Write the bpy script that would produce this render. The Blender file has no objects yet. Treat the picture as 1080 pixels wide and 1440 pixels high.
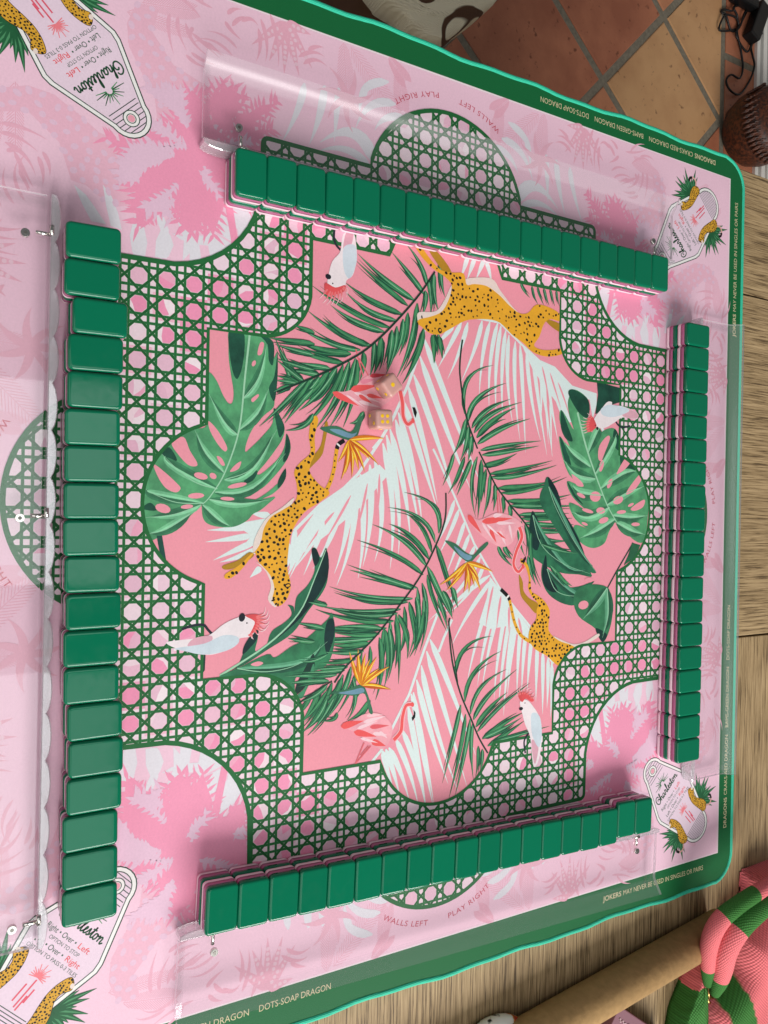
import bpy, bmesh, math, random
from mathutils import Vector, Matrix
from mathutils.geometry import tessellate_polygon

# ------------------------------------------------------------------ camera, world, lights
S = 0.355                                   # half width of the printed pink field, metres
SC = bpy.context.scene
CAMR = ((-0.01909537, 0.87064741, 0.49153683), (0.99981757, 0.01684473, 0.00900453),
        (-0.000440036, 0.491619105, -0.870810233))
CAMC = Vector((0.00941789, -0.99412901, 1.47971094))
FPX = 1074.7
cd = bpy.data.cameras.new('camera'); cam = bpy.data.objects.new('camera', cd)
SC.collection.objects.link(cam)
cd.sensor_fit = 'HORIZONTAL'; cd.sensor_width = 36.0; cd.lens = 36.0 * FPX / 1080.0
cd.clip_start = 0.02; cd.clip_end = 50
rx, dn, fw = (Vector(a) for a in CAMR)
M = Matrix.Identity(4)
for i in range(3):
    M[i][0] = rx[i]; M[i][1] = -dn[i]; M[i][2] = -fw[i]; M[i][3] = CAMC[i] * S
cam.matrix_world = M
SC.camera = cam

W = bpy.data.worlds.new('World'); SC.world = W; W.use_nodes = True
bg = W.node_tree.nodes['Background']
bg.inputs[0].default_value = (0.93, 0.96, 1.0, 1); bg.inputs[1].default_value = 0.15

def area(name, loc, target, sx, sy, power, col=(1, 1, 1)):
    l = bpy.data.lights.new(name, 'AREA'); l.shape = 'RECTANGLE'; l.size = sx; l.size_y = sy
    l.energy = power; l.color = col
    o = bpy.data.objects.new(name, l); SC.collection.objects.link(o)
    o.location = loc
    d = Vector(target) - Vector(loc)
    o.rotation_euler = d.to_track_quat('-Z', 'Y').to_euler()
    return o
# two bright window panes seen mirrored in the near rack and tiles, and a wide window on the far right side
WIN1 = area('ceiling_light', (-0.045, -0.34, 1.25), (-0.045, -0.34, 0), 0.43, 0.62, 1.75, (0.95, 0.98, 1.0))
WIN2 = area('ceiling_light', (0.83, -0.34, 1.25), (0.83, -0.34, 0), 0.95, 0.62, 3.1, (0.95, 0.98, 1.0))
WIN3 = area('window_or_fill_light', (2.85, 0.40, 2.05), (0.0, 0.0, 0), 2.6, 1.5, 172.0, (1.0, 0.985, 0.96))
FILL = area('window_or_fill_light', (0.5, -2.1, 1.7), (0.0, 0.0, 0), 2.4, 1.4, 16.0, (1.0, 0.985, 0.97))  # added fill lamp behind the camera, no window known there
SC.view_settings.view_transform = 'Standard'; SC.view_settings.look = 'None'
SC.view_settings.exposure = -0.08; SC.view_settings.gamma = 1.0
SC.view_settings.use_curve_mapping = False
SC.render.engine = 'CYCLES'
SC.cycles.max_bounces = 10; SC.cycles.transparent_max_bounces = 24
SC.cycles.caustics_reflective = False; SC.cycles.caustics_refractive = False
SC.cycles.use_denoising = True

# ------------------------------------------------------------------ helpers
C = SC.collection
rnd = random.Random(7)
def un(x, y, z=0.0):
    """photo pixel -> point on the plane z (all in units of S)"""
    a, b = (x - 540) / FPX, (y - 720) / FPX
    d = rx * a + dn * b + fw
    k = (z - CAMC.z) / d.z
    return CAMC + d * k
def uv(x, y):
    p = un(x, y); return (p.x, p.y)
def at(x, y, z):
    p = un(x, y, z / S) * S; return Vector((p.x, p.y, z))
def lin(c):
    return tuple(((v / 255) / 12.92 if v / 255 <= 0.04045 else ((v / 255 + 0.055) / 1.055) ** 2.4) for v in c)
def link(name, me, mat=None, parent=None):
    o = bpy.data.objects.new(name, me); C.objects.link(o)
    if mat: o.data.materials.append(mat)
    if parent: o.parent = parent
    return o
def thing(name, label, cat, loc=(0, 0, 0), rz=0, group=None):
    o = bpy.data.objects.new(name, None); C.objects.link(o); o.empty_display_size = 0.02
    o.location = loc; o.rotation_euler = (0, 0, rz)
    o['label'] = label; o['category'] = cat
    if group: o['group'] = group
    return o
def tag(o, label, cat, group=None):
    o['label'] = label; o['category'] = cat
    if group: o['group'] = group
    return o
def mesh(name, v, f, smooth=False):
    me = bpy.data.meshes.new(name); me.from_pydata([tuple(p) for p in v], [], f); me.update()
    if smooth: me.shade_smooth()
    return me
def box(x0, x1, y0, y1, z0, z1, bev=0.0, name='box'):
    bm = bmesh.new(); bmesh.ops.create_cube(bm, size=1)
    bmesh.ops.scale(bm, vec=(x1 - x0, y1 - y0, z1 - z0), verts=bm.verts)
    bmesh.ops.translate(bm, vec=((x0 + x1) / 2, (y0 + y1) / 2, (z0 + z1) / 2), verts=bm.verts)
    if bev: bmesh.ops.bevel(bm, geom=bm.edges[:], offset=bev, segments=2, affect='EDGES', profile=0.6)
    me = bpy.data.meshes.new(name); bm.to_mesh(me); bm.free(); return me
def tube(path, rad, seg=10, closed=False, name='tube', cap=True):
    n = len(path); path = [Vector(p) for p in path]; v = []; f = []
    up = Vector((0, 0, 1)); 
    for i, p in enumerate(path):
        a = path[(i - 1) % n] if closed or i else path[0]; b = path[(i + 1) % n] if closed or i < n - 1 else path[-1]
        t = (b - a).normalized()
        s = t.cross(up)
        if s.length < 1e-4: s = t.cross(Vector((1, 0, 0)))
        s.normalize(); w = s.cross(t)
        r = rad[i] if isinstance(rad, (list, tuple)) else rad
        for k in range(seg):
            a_ = 2 * math.pi * k / seg
            v.append(p + (s * math.cos(a_) + w * math.sin(a_)) * r)
    for i in range(n if closed else n - 1):
        for k in range(seg):
            j = (i + 1) % n
            f.append((i * seg + k, i * seg + (k + 1) % seg, j * seg + (k + 1) % seg, j * seg + k))
    if not closed and cap:
        f.append(tuple(range(seg))); f.append(tuple((n - 1) * seg + k for k in reversed(range(seg))))
    return mesh(name, v, f, True)
def spline(pts, n=8, closed=False):
    """Catmull-Rom through points of any dimension"""
    P = [tuple(p) for p in pts]; N = len(P); out = []
    rng = range(N if closed else N - 1)
    for i in rng:
        p0 = P[i - 1] if (closed or i > 0) else P[0]; p1 = P[i]; p2 = P[(i + 1) % N]
        p3 = P[(i + 2) % N] if (closed or i + 2 < N) else P[-1]
        for k in range(n):
            t = k / n
            out.append(tuple(0.5 * ((2 * b) + (-a + c) * t + (2 * a - 5 * b + 4 * c - d) * t * t + (-a + 3 * b - 3 * c + d) * t ** 3)
                             for a, b, c, d in zip(p0, p1, p2, p3)))
    if not closed: out.append(P[-1])
    return out

# ------------------------------------------------------------------ materials
def newmat(name):
    m = bpy.data.materials.new(name); m.use_nodes = True
    nt = m.node_tree; b = nt.nodes['Principled BSDF']
    return m, nt, b
def nd(nt, t, **k):
    n = nt.nodes.new(t)
    for a, v in k.items():
        if a in n.inputs: n.inputs[a].default_value = v
        else: setattr(n, a, v)
    return n
def plain(name, col, rough=0.5, metal=0.0, spec=0.5, bump=0, bscale=200, var=0.0):
    m, nt, b = newmat(name)
    c = lin(col) + (1,)
    b.inputs['Base Color'].default_value = c; b.inputs['Roughness'].default_value = rough
    b.inputs['Metallic'].default_value = metal; b.inputs['Specular IOR Level'].default_value = spec
    if bump or var:
        tc = nd(nt, 'ShaderNodeTexCoord'); n = nd(nt, 'ShaderNodeTexNoise', Scale=bscale, Detail=4.0)
        nt.links.new(tc.outputs['Object'], n.inputs['Vector'])
        if bump:
            bp = nd(nt, 'ShaderNodeBump', Strength=bump, Distance=0.001)
            nt.links.new(n.outputs[0], bp.inputs['Height']); nt.links.new(bp.outputs[0], b.inputs['Normal'])
        if var:
            mx = nd(nt, 'ShaderNodeMix', data_type='RGBA', blend_type='MULTIPLY'); mx.inputs[0].default_value = 1.0
            mx.inputs[6].default_value = c
            rp = nd(nt, 'ShaderNodeValToRGB'); e = rp.color_ramp.elements
            e[0].color = (1 - var,) * 3 + (1,); e[1].color = (1,) * 3 + (1,); e[0].position = 0.3; e[1].position = 0.7
            nt.links.new(n.outputs[0], rp.inputs[0]); nt.links.new(rp.outputs[0], mx.inputs[7])
            nt.links.new(mx.outputs[2], b.inputs['Base Color'])
    return m
# printed cloth: colour comes from the print, alpha says how watery the ink is
M_PRINT, nt, b = newmat('printed_cloth')
at_ = nd(nt, 'ShaderNodeVertexColor', layer_name='ink'); tc = nd(nt, 'ShaderNodeTexCoord')
n1 = nd(nt, 'ShaderNodeTexNoise', Scale=55.0, Detail=5.0, Roughness=0.62)
rp = nd(nt, 'ShaderNodeValToRGB'); e = rp.color_ramp.elements
e[0].position = 0.36; e[0].color = (0.30, 0.34, 0.42, 1); e[1].position = 0.62; e[1].color = (1.45, 1.5, 1.42, 1)
mx = nd(nt, 'ShaderNodeMix', data_type='RGBA', blend_type='MULTIPLY')
n2 = nd(nt, 'ShaderNodeTexNoise', Scale=9.0, Detail=6.0)
rp2 = nd(nt, 'ShaderNodeValToRGB'); e = rp2.color_ramp.elements
e[0].position = 0.3; e[0].color = (0.935, 0.935, 0.935, 1); e[1].position = 0.7; e[1].color = (1.0, 1.0, 1.0, 1)
mx2 = nd(nt, 'ShaderNodeMix', data_type='RGBA', blend_type='MULTIPLY'); mx2.inputs[0].default_value = 1.0
n3 = nd(nt, 'ShaderNodeTexNoise', Scale=1900.0, Detail=2.0)
bp = nd(nt, 'ShaderNodeBump', Strength=0.28, Distance=0.0004); n4 = nd(nt, 'ShaderNodeTexNoise', Scale=7.0, Detail=2.0); bq = nd(nt, 'ShaderNodeBump', Strength=0.22, Distance=0.010)
nt.links.new(tc.outputs['Object'], n4.inputs['Vector']); nt.links.new(n4.outputs[0], bq.inputs['Height']); nt.links.new(bq.outputs[0], bp.inputs['Normal'])
for a, o_ in ((n1, 'Object'), (n2, 'Object'), (n3, 'Object')): nt.links.new(tc.outputs[o_], a.inputs['Vector'])
L = nt.links.new
L(n1.outputs[0], rp.inputs[0]); L(at_.outputs['Alpha'], mx.inputs[0]); L(at_.outputs['Color'], mx.inputs[6]); L(rp.outputs[0], mx.inputs[7])
L(n2.outputs[0], rp2.inputs[0]); L(mx.outputs[2], mx2.inputs[6]); L(rp2.outputs[0], mx2.inputs[7])
n5 = nd(nt, 'ShaderNodeTexNoise', Scale=640.0, Detail=3.0); r5 = nd(nt, 'ShaderNodeMapRange'); r5.inputs[3].default_value = 0.90; r5.inputs[4].default_value = 1.07; L(tc.outputs['Object'], n5.inputs['Vector']); L(n5.outputs[0], r5.inputs[0])
hv = nd(nt, 'ShaderNodeHueSaturation'); L(mx2.outputs[2], hv.inputs['Color']); L(r5.outputs[0], hv.inputs['Value']); L(hv.outputs[0], b.inputs['Base Color']); L(n3.outputs[0], bp.inputs['Height']); L(bp.outputs[0], b.inputs['Normal'])
b.inputs['Roughness'].default_value = 0.62; b.inputs['Specular IOR Level'].default_value = 0.28

def tile_mat(name, col, rough=0.10, coat=0.0, sss=0.0):
    m, nt, b = newmat(name)
    b.inputs['Base Color'].default_value = lin(col) + (1,); b.inputs['Roughness'].default_value = rough
    b.inputs['Specular IOR Level'].default_value = 0.42
    oi = nd(nt, 'ShaderNodeObjectInfo'); hs = nd(nt, 'ShaderNodeHueSaturation'); hs.inputs['Color'].default_value = lin(col) + (1,)
    mr = nd(nt, 'ShaderNodeMapRange'); mr.inputs[3].default_value = 0.93; mr.inputs[4].default_value = 1.06
    nt.links.new(oi.outputs['Random'], mr.inputs[0]); nt.links.new(mr.outputs[0], hs.inputs['Value']); nt.links.new(hs.outputs[0], b.inputs['Base Color'])
    b.inputs['Coat Weight'].default_value = coat; b.inputs['Coat Roughness'].default_value = 0.06
    if sss:
        b.inputs['Subsurface Weight'].default_value = sss; b.inputs['Subsurface Radius'].default_value = (0.004, 0.002, 0.002)
        b.inputs['Subsurface Scale'].default_value = 0.6
    tc = nd(nt, 'ShaderNodeTexCoord'); n = nd(nt, 'ShaderNodeTexNoise', Scale=60.0, Detail=2.0)
    bp = nd(nt, 'ShaderNodeBump', Strength=0.05, Distance=0.0006)
    nt.links.new(tc.outputs['Object'], n.inputs['Vector']); nt.links.new(n.outputs[0], bp.inputs['Height'])
    nt.links.new(bp.outputs[0], b.inputs['Normal'])
    va = nd(nt, 'ShaderNodeVectorMath', operation='ADD'); nt.links.new(tc.outputs['Object'], va.inputs[0]); nt.links.new(oi.outputs['Location'], va.inputs[1])
    ns = nd(nt, 'ShaderNodeTexNoise', Scale=95.0, Detail=5.0, Distortion=1.2); m2 = nd(nt, 'ShaderNodeMapRange'); m2.inputs[1].default_value = 0.4; m2.inputs[2].default_value = 0.75; m2.inputs[3].default_value = rough; m2.inputs[4].default_value = rough + 0.09
    nt.links.new(va.outputs[0], ns.inputs['Vector']); nt.links.new(ns.outputs[0], m2.inputs[0]); nt.links.new(m2.outputs[0], b.inputs['Roughness'])
    return m
M_GREEN = tile_mat('tile_green', (0, 106, 74), 0.05); M_MAUVE = tile_mat('tile_mauve', (182, 100, 138), 0.2)
M_PALE = tile_mat('tile_pale_pink', (242, 208, 218), 0.2)
def acrylic(name, tint, gl, gcol=(1, 1, 1), haze=0.0, rough=0.03, solid=0.0):
    m = bpy.data.materials.new(name); m.use_nodes = True; nt = m.node_tree; nt.nodes.clear()
    out = nd(nt, 'ShaderNodeOutputMaterial'); tr = nd(nt, 'ShaderNodeBsdfTransparent'); tr.inputs[0].default_value = tint + (1,)
    g = nd(nt, 'ShaderNodeBsdfGlossy'); g.inputs['Roughness'].default_value = rough; g.inputs['Color'].default_value = gcol + (1,)
    lw = nd(nt, 'ShaderNodeLayerWeight'); lw.inputs[0].default_value = 0.5
    pw = nd(nt, 'ShaderNodeMath', operation='POWER'); pw.inputs[1].default_value = 5.0
    mu = nd(nt, 'ShaderNodeMath', operation='MULTIPLY_ADD', use_clamp=True); mu.inputs[1].default_value = gl[0]; mu.inputs[2].default_value = gl[1]
    mix = nd(nt, 'ShaderNodeMixShader')
    L = nt.links.new
    L(lw.outputs['Facing'], pw.inputs[0]); L(pw.outputs[0], mu.inputs[0]); L(mu.outputs[0], mix.inputs[0]); L(tr.outputs[0], mix.inputs[1]); L(g.outputs[0], mix.inputs[2])
    df = nd(nt, 'ShaderNodeBsdfDiffuse'); df.inputs[0].default_value = (0.95, 0.93, 0.95, 1); hz = nd(nt, 'ShaderNodeMixShader'); hz.inputs[0].default_value = haze  # diffuse white mixed in as painted sheen where reflections are weak
    if solid:
        gs_ = nd(nt, 'ShaderNodeBsdfGlass'); gs_.inputs['IOR'].default_value = 1.49; gs_.inputs['Roughness'].default_value = 0.02; sm = nd(nt, 'ShaderNodeMixShader'); sm.inputs[0].default_value = solid
        L(tr.outputs[0], sm.inputs[1]); L(gs_.outputs[0], sm.inputs[2]); L(sm.outputs[0], hz.inputs[1])
    else: L(tr.outputs[0], hz.inputs[1])
    L(df.outputs[0], hz.inputs[2]); L(hz.outputs[0], mix.inputs[1])
    L(mix.outputs[0], out.inputs[0]); return m
M_ACR = acrylic('clear_acrylic', (0.997, 0.996, 0.997), (0.9, 0.038), haze=0.006)
M_EDGE = acrylic('clear_acrylic_edge', (0.90, 0.88, 0.90), (0.8, 0.16), haze=0.42, rough=0.08, solid=0.3)
M_METAL = plain('polished_steel', (225, 222, 215), 0.18, 1.0)
M_GOLD = plain('gold_ink', (255, 205, 30), 0.35, 0.2)
# ------------------------------------------------------------------ the mat and its print
HW_T, HW_B, HW_R, HW_L, RC = -0.3762, 0.3865, 0.3772, -0.385, 0.030   # outer edges of the mat, corner radius
def mat_outline():
    pts = []
    def seg(a, b, n):
        for k in range(n): pts.append((a[0] + (b[0] - a[0]) * k / n, a[1] + (b[1] - a[1]) * k / n))
    def arc(cx, cy, a0):
        for k in range(8):
            a = a0 + math.pi / 2 * k / 8; pts.append((cx + RC * math.cos(a), cy + RC * math.sin(a)))
    t, bt, r, l = HW_T, HW_B, HW_R, HW_L
    seg((t, r - RC), (t, l + RC), 60); 
    arc2 = []
    def arcp(cx, cy, a0, a1):
        for k in range(8):
            a = a0 + (a1 - a0) * k / 8; pts.append((cx + RC * math.cos(a), cy + RC * math.sin(a)))
    arcp(t + RC, l + RC, math.pi, 1.5 * math.pi)
    seg((t + RC, l), (bt - RC, l), 40)
    arcp(bt - RC, l + RC, 1.5 * math.pi, 2 * math.pi)
    seg((bt, l + RC), (bt, r - RC), 60)
    arcp(bt - RC, r - RC, 0, 0.5 * math.pi)
    seg((bt - RC, r), (t + RC, r), 40)
    arcp(t + RC, r - RC, 0.5 * math.pi, math.pi)
    out = []
    for (x, y) in pts:
        w = 0.0011 * math.sin(y * 47 + 1.0) + 0.0006 * math.sin(y * 117 + 0.4) + 0.0007 * math.sin(y * 19)
        k = 1.0 if abs(x - t) < 1e-6 or abs(x - bt) < 1e-6 else 0.0
        out.append((x + w * k, y))
    return out
OUTL = mat_outline()
THK = 0.0026
play_mat = thing('play_mat', 'pink and green tropical print cloth play mat with teal stitched edge on the table', 'mat', (0, 0, -THK))
def mp(name, me, mat): 
    o = link(name, me, mat, play_mat); o.location = (0, 0, THK); return o
n = len(OUTL)
v = [(x, y, -0.00002) for x, y in OUTL] + [(x, y, -THK) for x, y in OUTL]
f = [tuple(range(n)), tuple(reversed(range(n, 2 * n)))] + [(i, i + n, (i + 1) % n + n, (i + 1) % n) for i in range(n)]
M_BORDER = plain('green_cloth', (16, 98, 52), 0.6, 0, 0.25, 0.3, 1500, 0.12)
bme = mesh('cloth', v, f); cl = mp('cloth', bme, M_BORDER)
M_TEAL, nt, b = newmat('teal_overlock_thread')
tc = nd(nt, 'ShaderNodeTexCoord'); wv = nd(nt, 'ShaderNodeTexWave', Scale=330.0, Distortion=2.0); wv.wave_type = 'BANDS'; wv.bands_direction = 'Y'
wv2 = nd(nt, 'ShaderNodeTexWave', Scale=330.0, Distortion=2.0); wv2.wave_type = 'BANDS'; wv2.bands_direction = 'X'
ad = nd(nt, 'ShaderNodeMath', operation='ADD'); rp = nd(nt, 'ShaderNodeValToRGB')
rp.color_ramp.elements[0].color = lin((14, 164, 130)) + (1,); rp.color_ramp.elements[1].color = lin((60, 222, 180)) + (1,)
bp = nd(nt, 'ShaderNodeBump', Strength=0.6, Distance=0.0006); hf = nd(nt, 'ShaderNodeMath', operation='MULTIPLY'); hf.inputs[1].default_value = 0.5
L = nt.links.new
L(tc.outputs['Object'], wv.inputs[0]); L(tc.outputs['Object'], wv2.inputs[0]); L(wv.outputs[1], ad.inputs[0]); L(wv2.outputs[1], ad.inputs[1]); L(ad.outputs[0], hf.inputs[0])
L(hf.outputs[0], rp.inputs[0]); L(rp.outputs[0], b.inputs[0]); L(hf.outputs[0], bp.inputs['Height']); L(bp.outputs[0], b.inputs['Normal'])
b.inputs['Roughness'].default_value = 0.6
mp('stitched_edge', tube([(x, y, -0.0011) for x, y in OUTL], 0.0023, 8, True, 'stitched_edge'), M_TEAL)

ZK = 0.25                                   # overall thickness of the ink layers
class Ink:
    """flat print: coloured polygons in mat coordinates, each a few microns above the last"""
    DZ = 3e-6
    def __init__(s, name, z0): s.name = name; s.z = z0; s.v = []; s.f = []; s.c = []
    def poly(s, pts, col, water=0.0, up=True):
        pts = list(pts)
        a = sum(pts[i][0] * pts[(i + 1) % len(pts)][1] - pts[(i + 1) % len(pts)][0] * pts[i][1] for i in range(len(pts)))
        if a < 0: pts.reverse()
        k = len(s.v); zz = s.z * ZK; cc = tuple(x * 0.93 for x in lin(col)) + (water,)
        for p in pts: s.v.append((p[0] * S, p[1] * S, zz))
        if len(pts) <= 4: s.f.append(tuple(range(k, k + len(pts)))); s.c.append(cc)
        else:
            for i, j, m in tessellate_polygon([[Vector((p[0], p[1], 0)) for p in pts]]):
                A, B, D = pts[i], pts[j], pts[m]
                if (B[0] - A[0]) * (D[1] - A[1]) - (B[1] - A[1]) * (D[0] - A[0]) < 0: j, m = m, j
                s.f.append((k + i, k + j, k + m)); s.c.append(cc)
        if up: s.z += s.DZ
    def tris(s, V, F, col):
        k = len(s.v)
        for p in V: s.v.append((p[0] * S, p[1] * S, s.z * ZK))
        for q in F:
            A, B, D = V[q[0]], V[q[1]], V[q[2]]
            if (B[0] - A[0]) * (D[1] - A[1]) - (B[1] - A[1]) * (D[0] - A[0]) < 0: q = tuple(reversed(q))
            s.f.append(tuple(k + i for i in q)); s.c.append(tuple(x * 0.93 for x in lin(col)) + (0.0,))
    def stroke(s, pts, w, col, water=0.0, w1=None, up=True):
        """ribbon along a polyline; w may taper to w1"""
        n = len(pts); Lf = []; Rt = []
        for i in range(n):
            a = pts[max(i - 1, 0)]; b = pts[min(i + 1, n - 1)]
            dx, dy = b[0] - a[0], b[1] - a[1]; l = math.hypot(dx, dy) or 1
            ww = (w if w1 is None else w + (w1 - w) * i / (n - 1)) / 2
            Lf.append((pts[i][0] - dy / l * ww, pts[i][1] + dx / l * ww)); Rt.append((pts[i][0] + dy / l * ww, pts[i][1] - dx / l * ww))
        for i in range(n - 1):
            s.poly([Lf[i], Lf[i + 1], Rt[i + 1], Rt[i]], col, water, False)
        if up: s.z += s.DZ
    def ring(s, pts, w, col):
        P = list(pts)
        q = ((P[0][0] + P[-1][0]) / 2, (P[0][1] + P[-1][1]) / 2)      # close in the middle of an edge
        s.stroke([q] + P + [q], w, col)
    def blade(s, P, w, col, water=0.0, side=0, n=9, pk=0.55):
        """leaf blade along control points P (2 or 3, bezier); side -1/+1 draws one half only"""
        if len(P) == 2: P = [P[0], ((P[0][0] + P[1][0]) / 2, (P[0][1] + P[1][1]) / 2), P[1]]
        a, b, c = P; Lf = []; Rt = []
        for i in range(n + 1):
            t = i / n
            x = (1 - t) ** 2 * a[0] + 2 * t * (1 - t) * b[0] + t * t * c[0]; y = (1 - t) ** 2 * a[1] + 2 * t * (1 - t) * b[1] + t * t * c[1]
            dx = 2 * (1 - t) * (b[0] - a[0]) + 2 * t * (c[0] - b[0]); dy = 2 * (1 - t) * (b[1] - a[1]) + 2 * t * (c[1] - b[1])
            l = math.hypot(dx, dy) or 1
            ww = w / 2 * max(0.0, math.sin(math.pi * min(1, 0.06 + 0.94 * t ** pk))) + w * 0.02
            Lf.append((x - dy / l * ww * (1 if side >= 0 else -0.05), y + dx / l * ww * (1 if side >= 0 else -0.05)))
            Rt.append((x + dy / l * ww * (1 if side <= 0 else -0.05), y - dx / l * ww * (1 if side <= 0 else -0.05)))
        s.poly(Lf + Rt[::-1], col, water)
    def ell(s, c, rx, ry, ang, col, n=12, up=True):
        ca, sa = math.cos(ang), math.sin(ang)
        s.poly([(c[0] + rx * math.cos(t) * ca - ry * math.sin(t) * sa, c[1] + rx * math.cos(t) * sa + ry * math.sin(t) * ca)
                for t in (2 * math.pi * k / n for k in range(n))], col, 0.0, up)
    def build(s):
        me = mesh(s.name, s.v, s.f)
        ca = me.color_attributes.new('ink', 'FLOAT_COLOR', 'CORNER')
        for p in me.polygons:
            for li in p.loop_indices: ca.data[li].color = s.c[p.index]
        return mp(s.name, me, M_PRINT)

def Z(ox, oy, k):
    return lambda *p: [uv(ox + a / k, oy + b / k) for a, b in p]
def PXW(ox, oy, k):
    """width of one zoomed pixel in mat units near there"""
    a = uv(ox + 120, oy + 160); b_ = uv(ox + 121, oy + 160); c = uv(ox + 120, oy + 161)
    return (math.dist(a, b_) + math.dist(a, c)) / 2 / k
SYM4 = [(1, 1), (1, -1), (-1, 1), (-1, -1)]
def inside(p, poly):
    x, y = p; r = False
    for i in range(len(poly)):
        a = poly[i]; b = poly[i - 1]
        if (a[1] > y) != (b[1] > y) and x < (b[0] - a[0]) * (y - a[1]) / (b[1] - a[1]) + a[0]: r = not r
    return r
# --- pale field with tone-on-tone jungle drawing
PALE = (240, 198, 215); TONE = (233, 172, 190); HOT = (241, 154, 183); LILAC = (230, 192, 212); WHI = (226, 222, 228)
I = Ink('printed_field', 0.0)
I.poly([(-1, -1), (1, -1), (1, 1), (-1, 1)], PALE)
I.ring([(-1, -1), (1, -1), (1, 1), (-1, 1)], 0.004, (240, 226, 228))
I.build()
I = Ink('printed_tone_jungle', 0.00003)
def both(fn, modes=SYM4, swap=True):
    z = I.z; zm = z
    for sw in ((False, True) if swap else (False,)):
        for su, sv in modes:
            I.z = z
            fn(lambda P: [((su * q[1], sv * q[0]) if sw else (su * q[0], sv * q[1])) for q in P])
            zm = max(zm, I.z)
    I.z = zm + I.DZ
def ref(P):   # to the positive quadrant
    return [(abs(a), abs(b)) for a, b in P]
A0 = Z(0, 0, 3.0); A1 = Z(360, 0, 3.0); A2 = Z(720, 0, 3.0)
def feather(T, base, tip, ln, n=22, w=0.0016):
    bx, by = base; tx, ty = tip; d = (tx - bx, ty - by); l = math.hypot(*d); d = (d[0] / l, d[1] / l); nn = (-d[1], d[0])
    I.stroke(T([base, tip]), w, TONE, up=False)
    for k in range(n):
        t = (k + 0.5) / n; c = (bx + d[0] * l * t, by + d[1] * l * t); q = ln * (0.55 + 0.45 * math.sin(math.pi * t))
        for s in (1, -1):
            c2 = (c[0] + s * nn[0] * w * 1.2, c[1] + s * nn[1] * w * 1.2)
            I.stroke(T([c2, (c[0] + d[0] * q * 0.75 + s * nn[0] * q * 0.7, c[1] + d[1] * q * 0.75 + s * nn[1] * q * 0.7)]), w * 0.9, TONE, up=False)
def pods(T, c, tips, r):
    for tp in tips:
        I.blade(T([c, tp]), r * 2.6, TONE)
        nn_ = min(6, int(math.dist(c, tp) * 0.65 / (r * 1.5)))
        for k in range(nn_):
            t = 0.28 + 0.60 * k / max(nn_, 1); q = T([(c[0] + (tp[0] - c[0]) * t, c[1] + (tp[1] - c[1]) * t)])[0]
            I.ell(q, r * 0.55, r * 0.55, 0, (236, 196, 210), 8, False)
        I.z += I.DZ
fe = [(A0((545, 135), (700, 400)), 0.03), (A0((600, 10), (815, 45)), 0.028), (A1((370, 180), (385, 420)), 0.03), (A1((400, 200), (600, 500)), 0.035),
      (A1((560, 240), (630, 340)), 0.028), (A1((1035, 440), (1010, 590)), 0.028), (A2((830, 1120), (825, 1290)), 0.02), (A2((880, 880), (800, 1010)), 0.022)]
for P, ln in fe:
    a, b_ = ref(P)
    both(lambda T: feather(T, a, b_, ln))
pc = ref(A2((300, 540)))[0]; pt = ref(A2((225, 640), (260, 692), (300, 715), (340, 700), (385, 680), (232, 528), (262, 600)))
both(lambda T: pods(T, pc, pt, 0.0075))
zs = [((505, 690), (560, 640), (590, 700)), ((480, 640), (530, 650), (570, 630)), ((420, 720), (450, 690), (490, 720)), ((430, 750), (470, 720), (510, 760)),
      ((500, 640), (520, 600), (560, 610)), ((540, 660), (580, 650), (600, 680)), ((455, 770), (500, 740), (520, 780))]
def blobs(T, B, w, col):
    for P in B: I.blade(T(P), w, col)
ZS = [ref(A2(*p)) for p in zs]; both(lambda T: blobs(T, ZS, 0.006, (234, 176, 194)))
zb = [((20, 80), (60, 180), (40, 260)), ((60, 60), (100, 170), (95, 280)), ((100, 90), (130, 160), (150, 250)), ((10, 120), (30, 200), (0, 260)),
      ((180, 240), (240, 200), (290, 240)), ((200, 270), (250, 230), (300, 280)), ((220, 210), (255, 190), (285, 200)), ((-60, 90), (-20, 60), (10, 110)),
      ((-100, 110), (-70, 60), (-20, 80)), ((-120, 60), (-100, 30), (-60, 40)), ((-130, 90), (-110, 130), (-60, 170))]
ZB = [ref(A1(*p)) for p in zb]; both(lambda T: blobs(T, ZB, 0.0085, TONE))
# spotted patch beside each badge
sp = ref(A0((0, 370), (120, 360), (230, 400), (330, 480), (420, 560), (520, 600), (510, 700), (560, 760), (560, 870), (470, 870), (360, 780), (300, 760), (250, 600), (120, 470), (0, 470)))
both(lambda T: I.poly(T(sp), (235, 182, 200)))
r2 = random.Random(3); sps = []
for k in range(2500):
    p = (r2.uniform(0.55, 1.0), r2.uniform(0.55, 1.0))
    if inside(p, sp) and all(math.dist(p, q) > 0.016 for q in sps): sps.append(p)
for p in sps:
    a_, b_, g_ = r2.uniform(0.0055, 0.0085), r2.uniform(0.0045, 0.0062), r2.uniform(0, 3)
    both(lambda T: I.ell(T([p])[0], a_, b_, g_, LILAC, 8, False))
I.z += I.DZ
ze = [((0, 520), (80, 520), (200, 590)), ((0, 560), (70, 560), (160, 640)), ((20, 600), (120, 640), (150, 740)), ((60, 640), (100, 720), (140, 790)),
      ((80, 720), (110, 760), (120, 810)), ((30, 640), (50, 620), (90, 650)), ((160, 660), (190, 720), (180, 780)), ((180, 640), (215, 690), (210, 740))]
ZE = [ref(A0(*p)) for p in ze]; both(lambda T: blobs(T, ZE, 0.0075, (233, 175, 193)))
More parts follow.
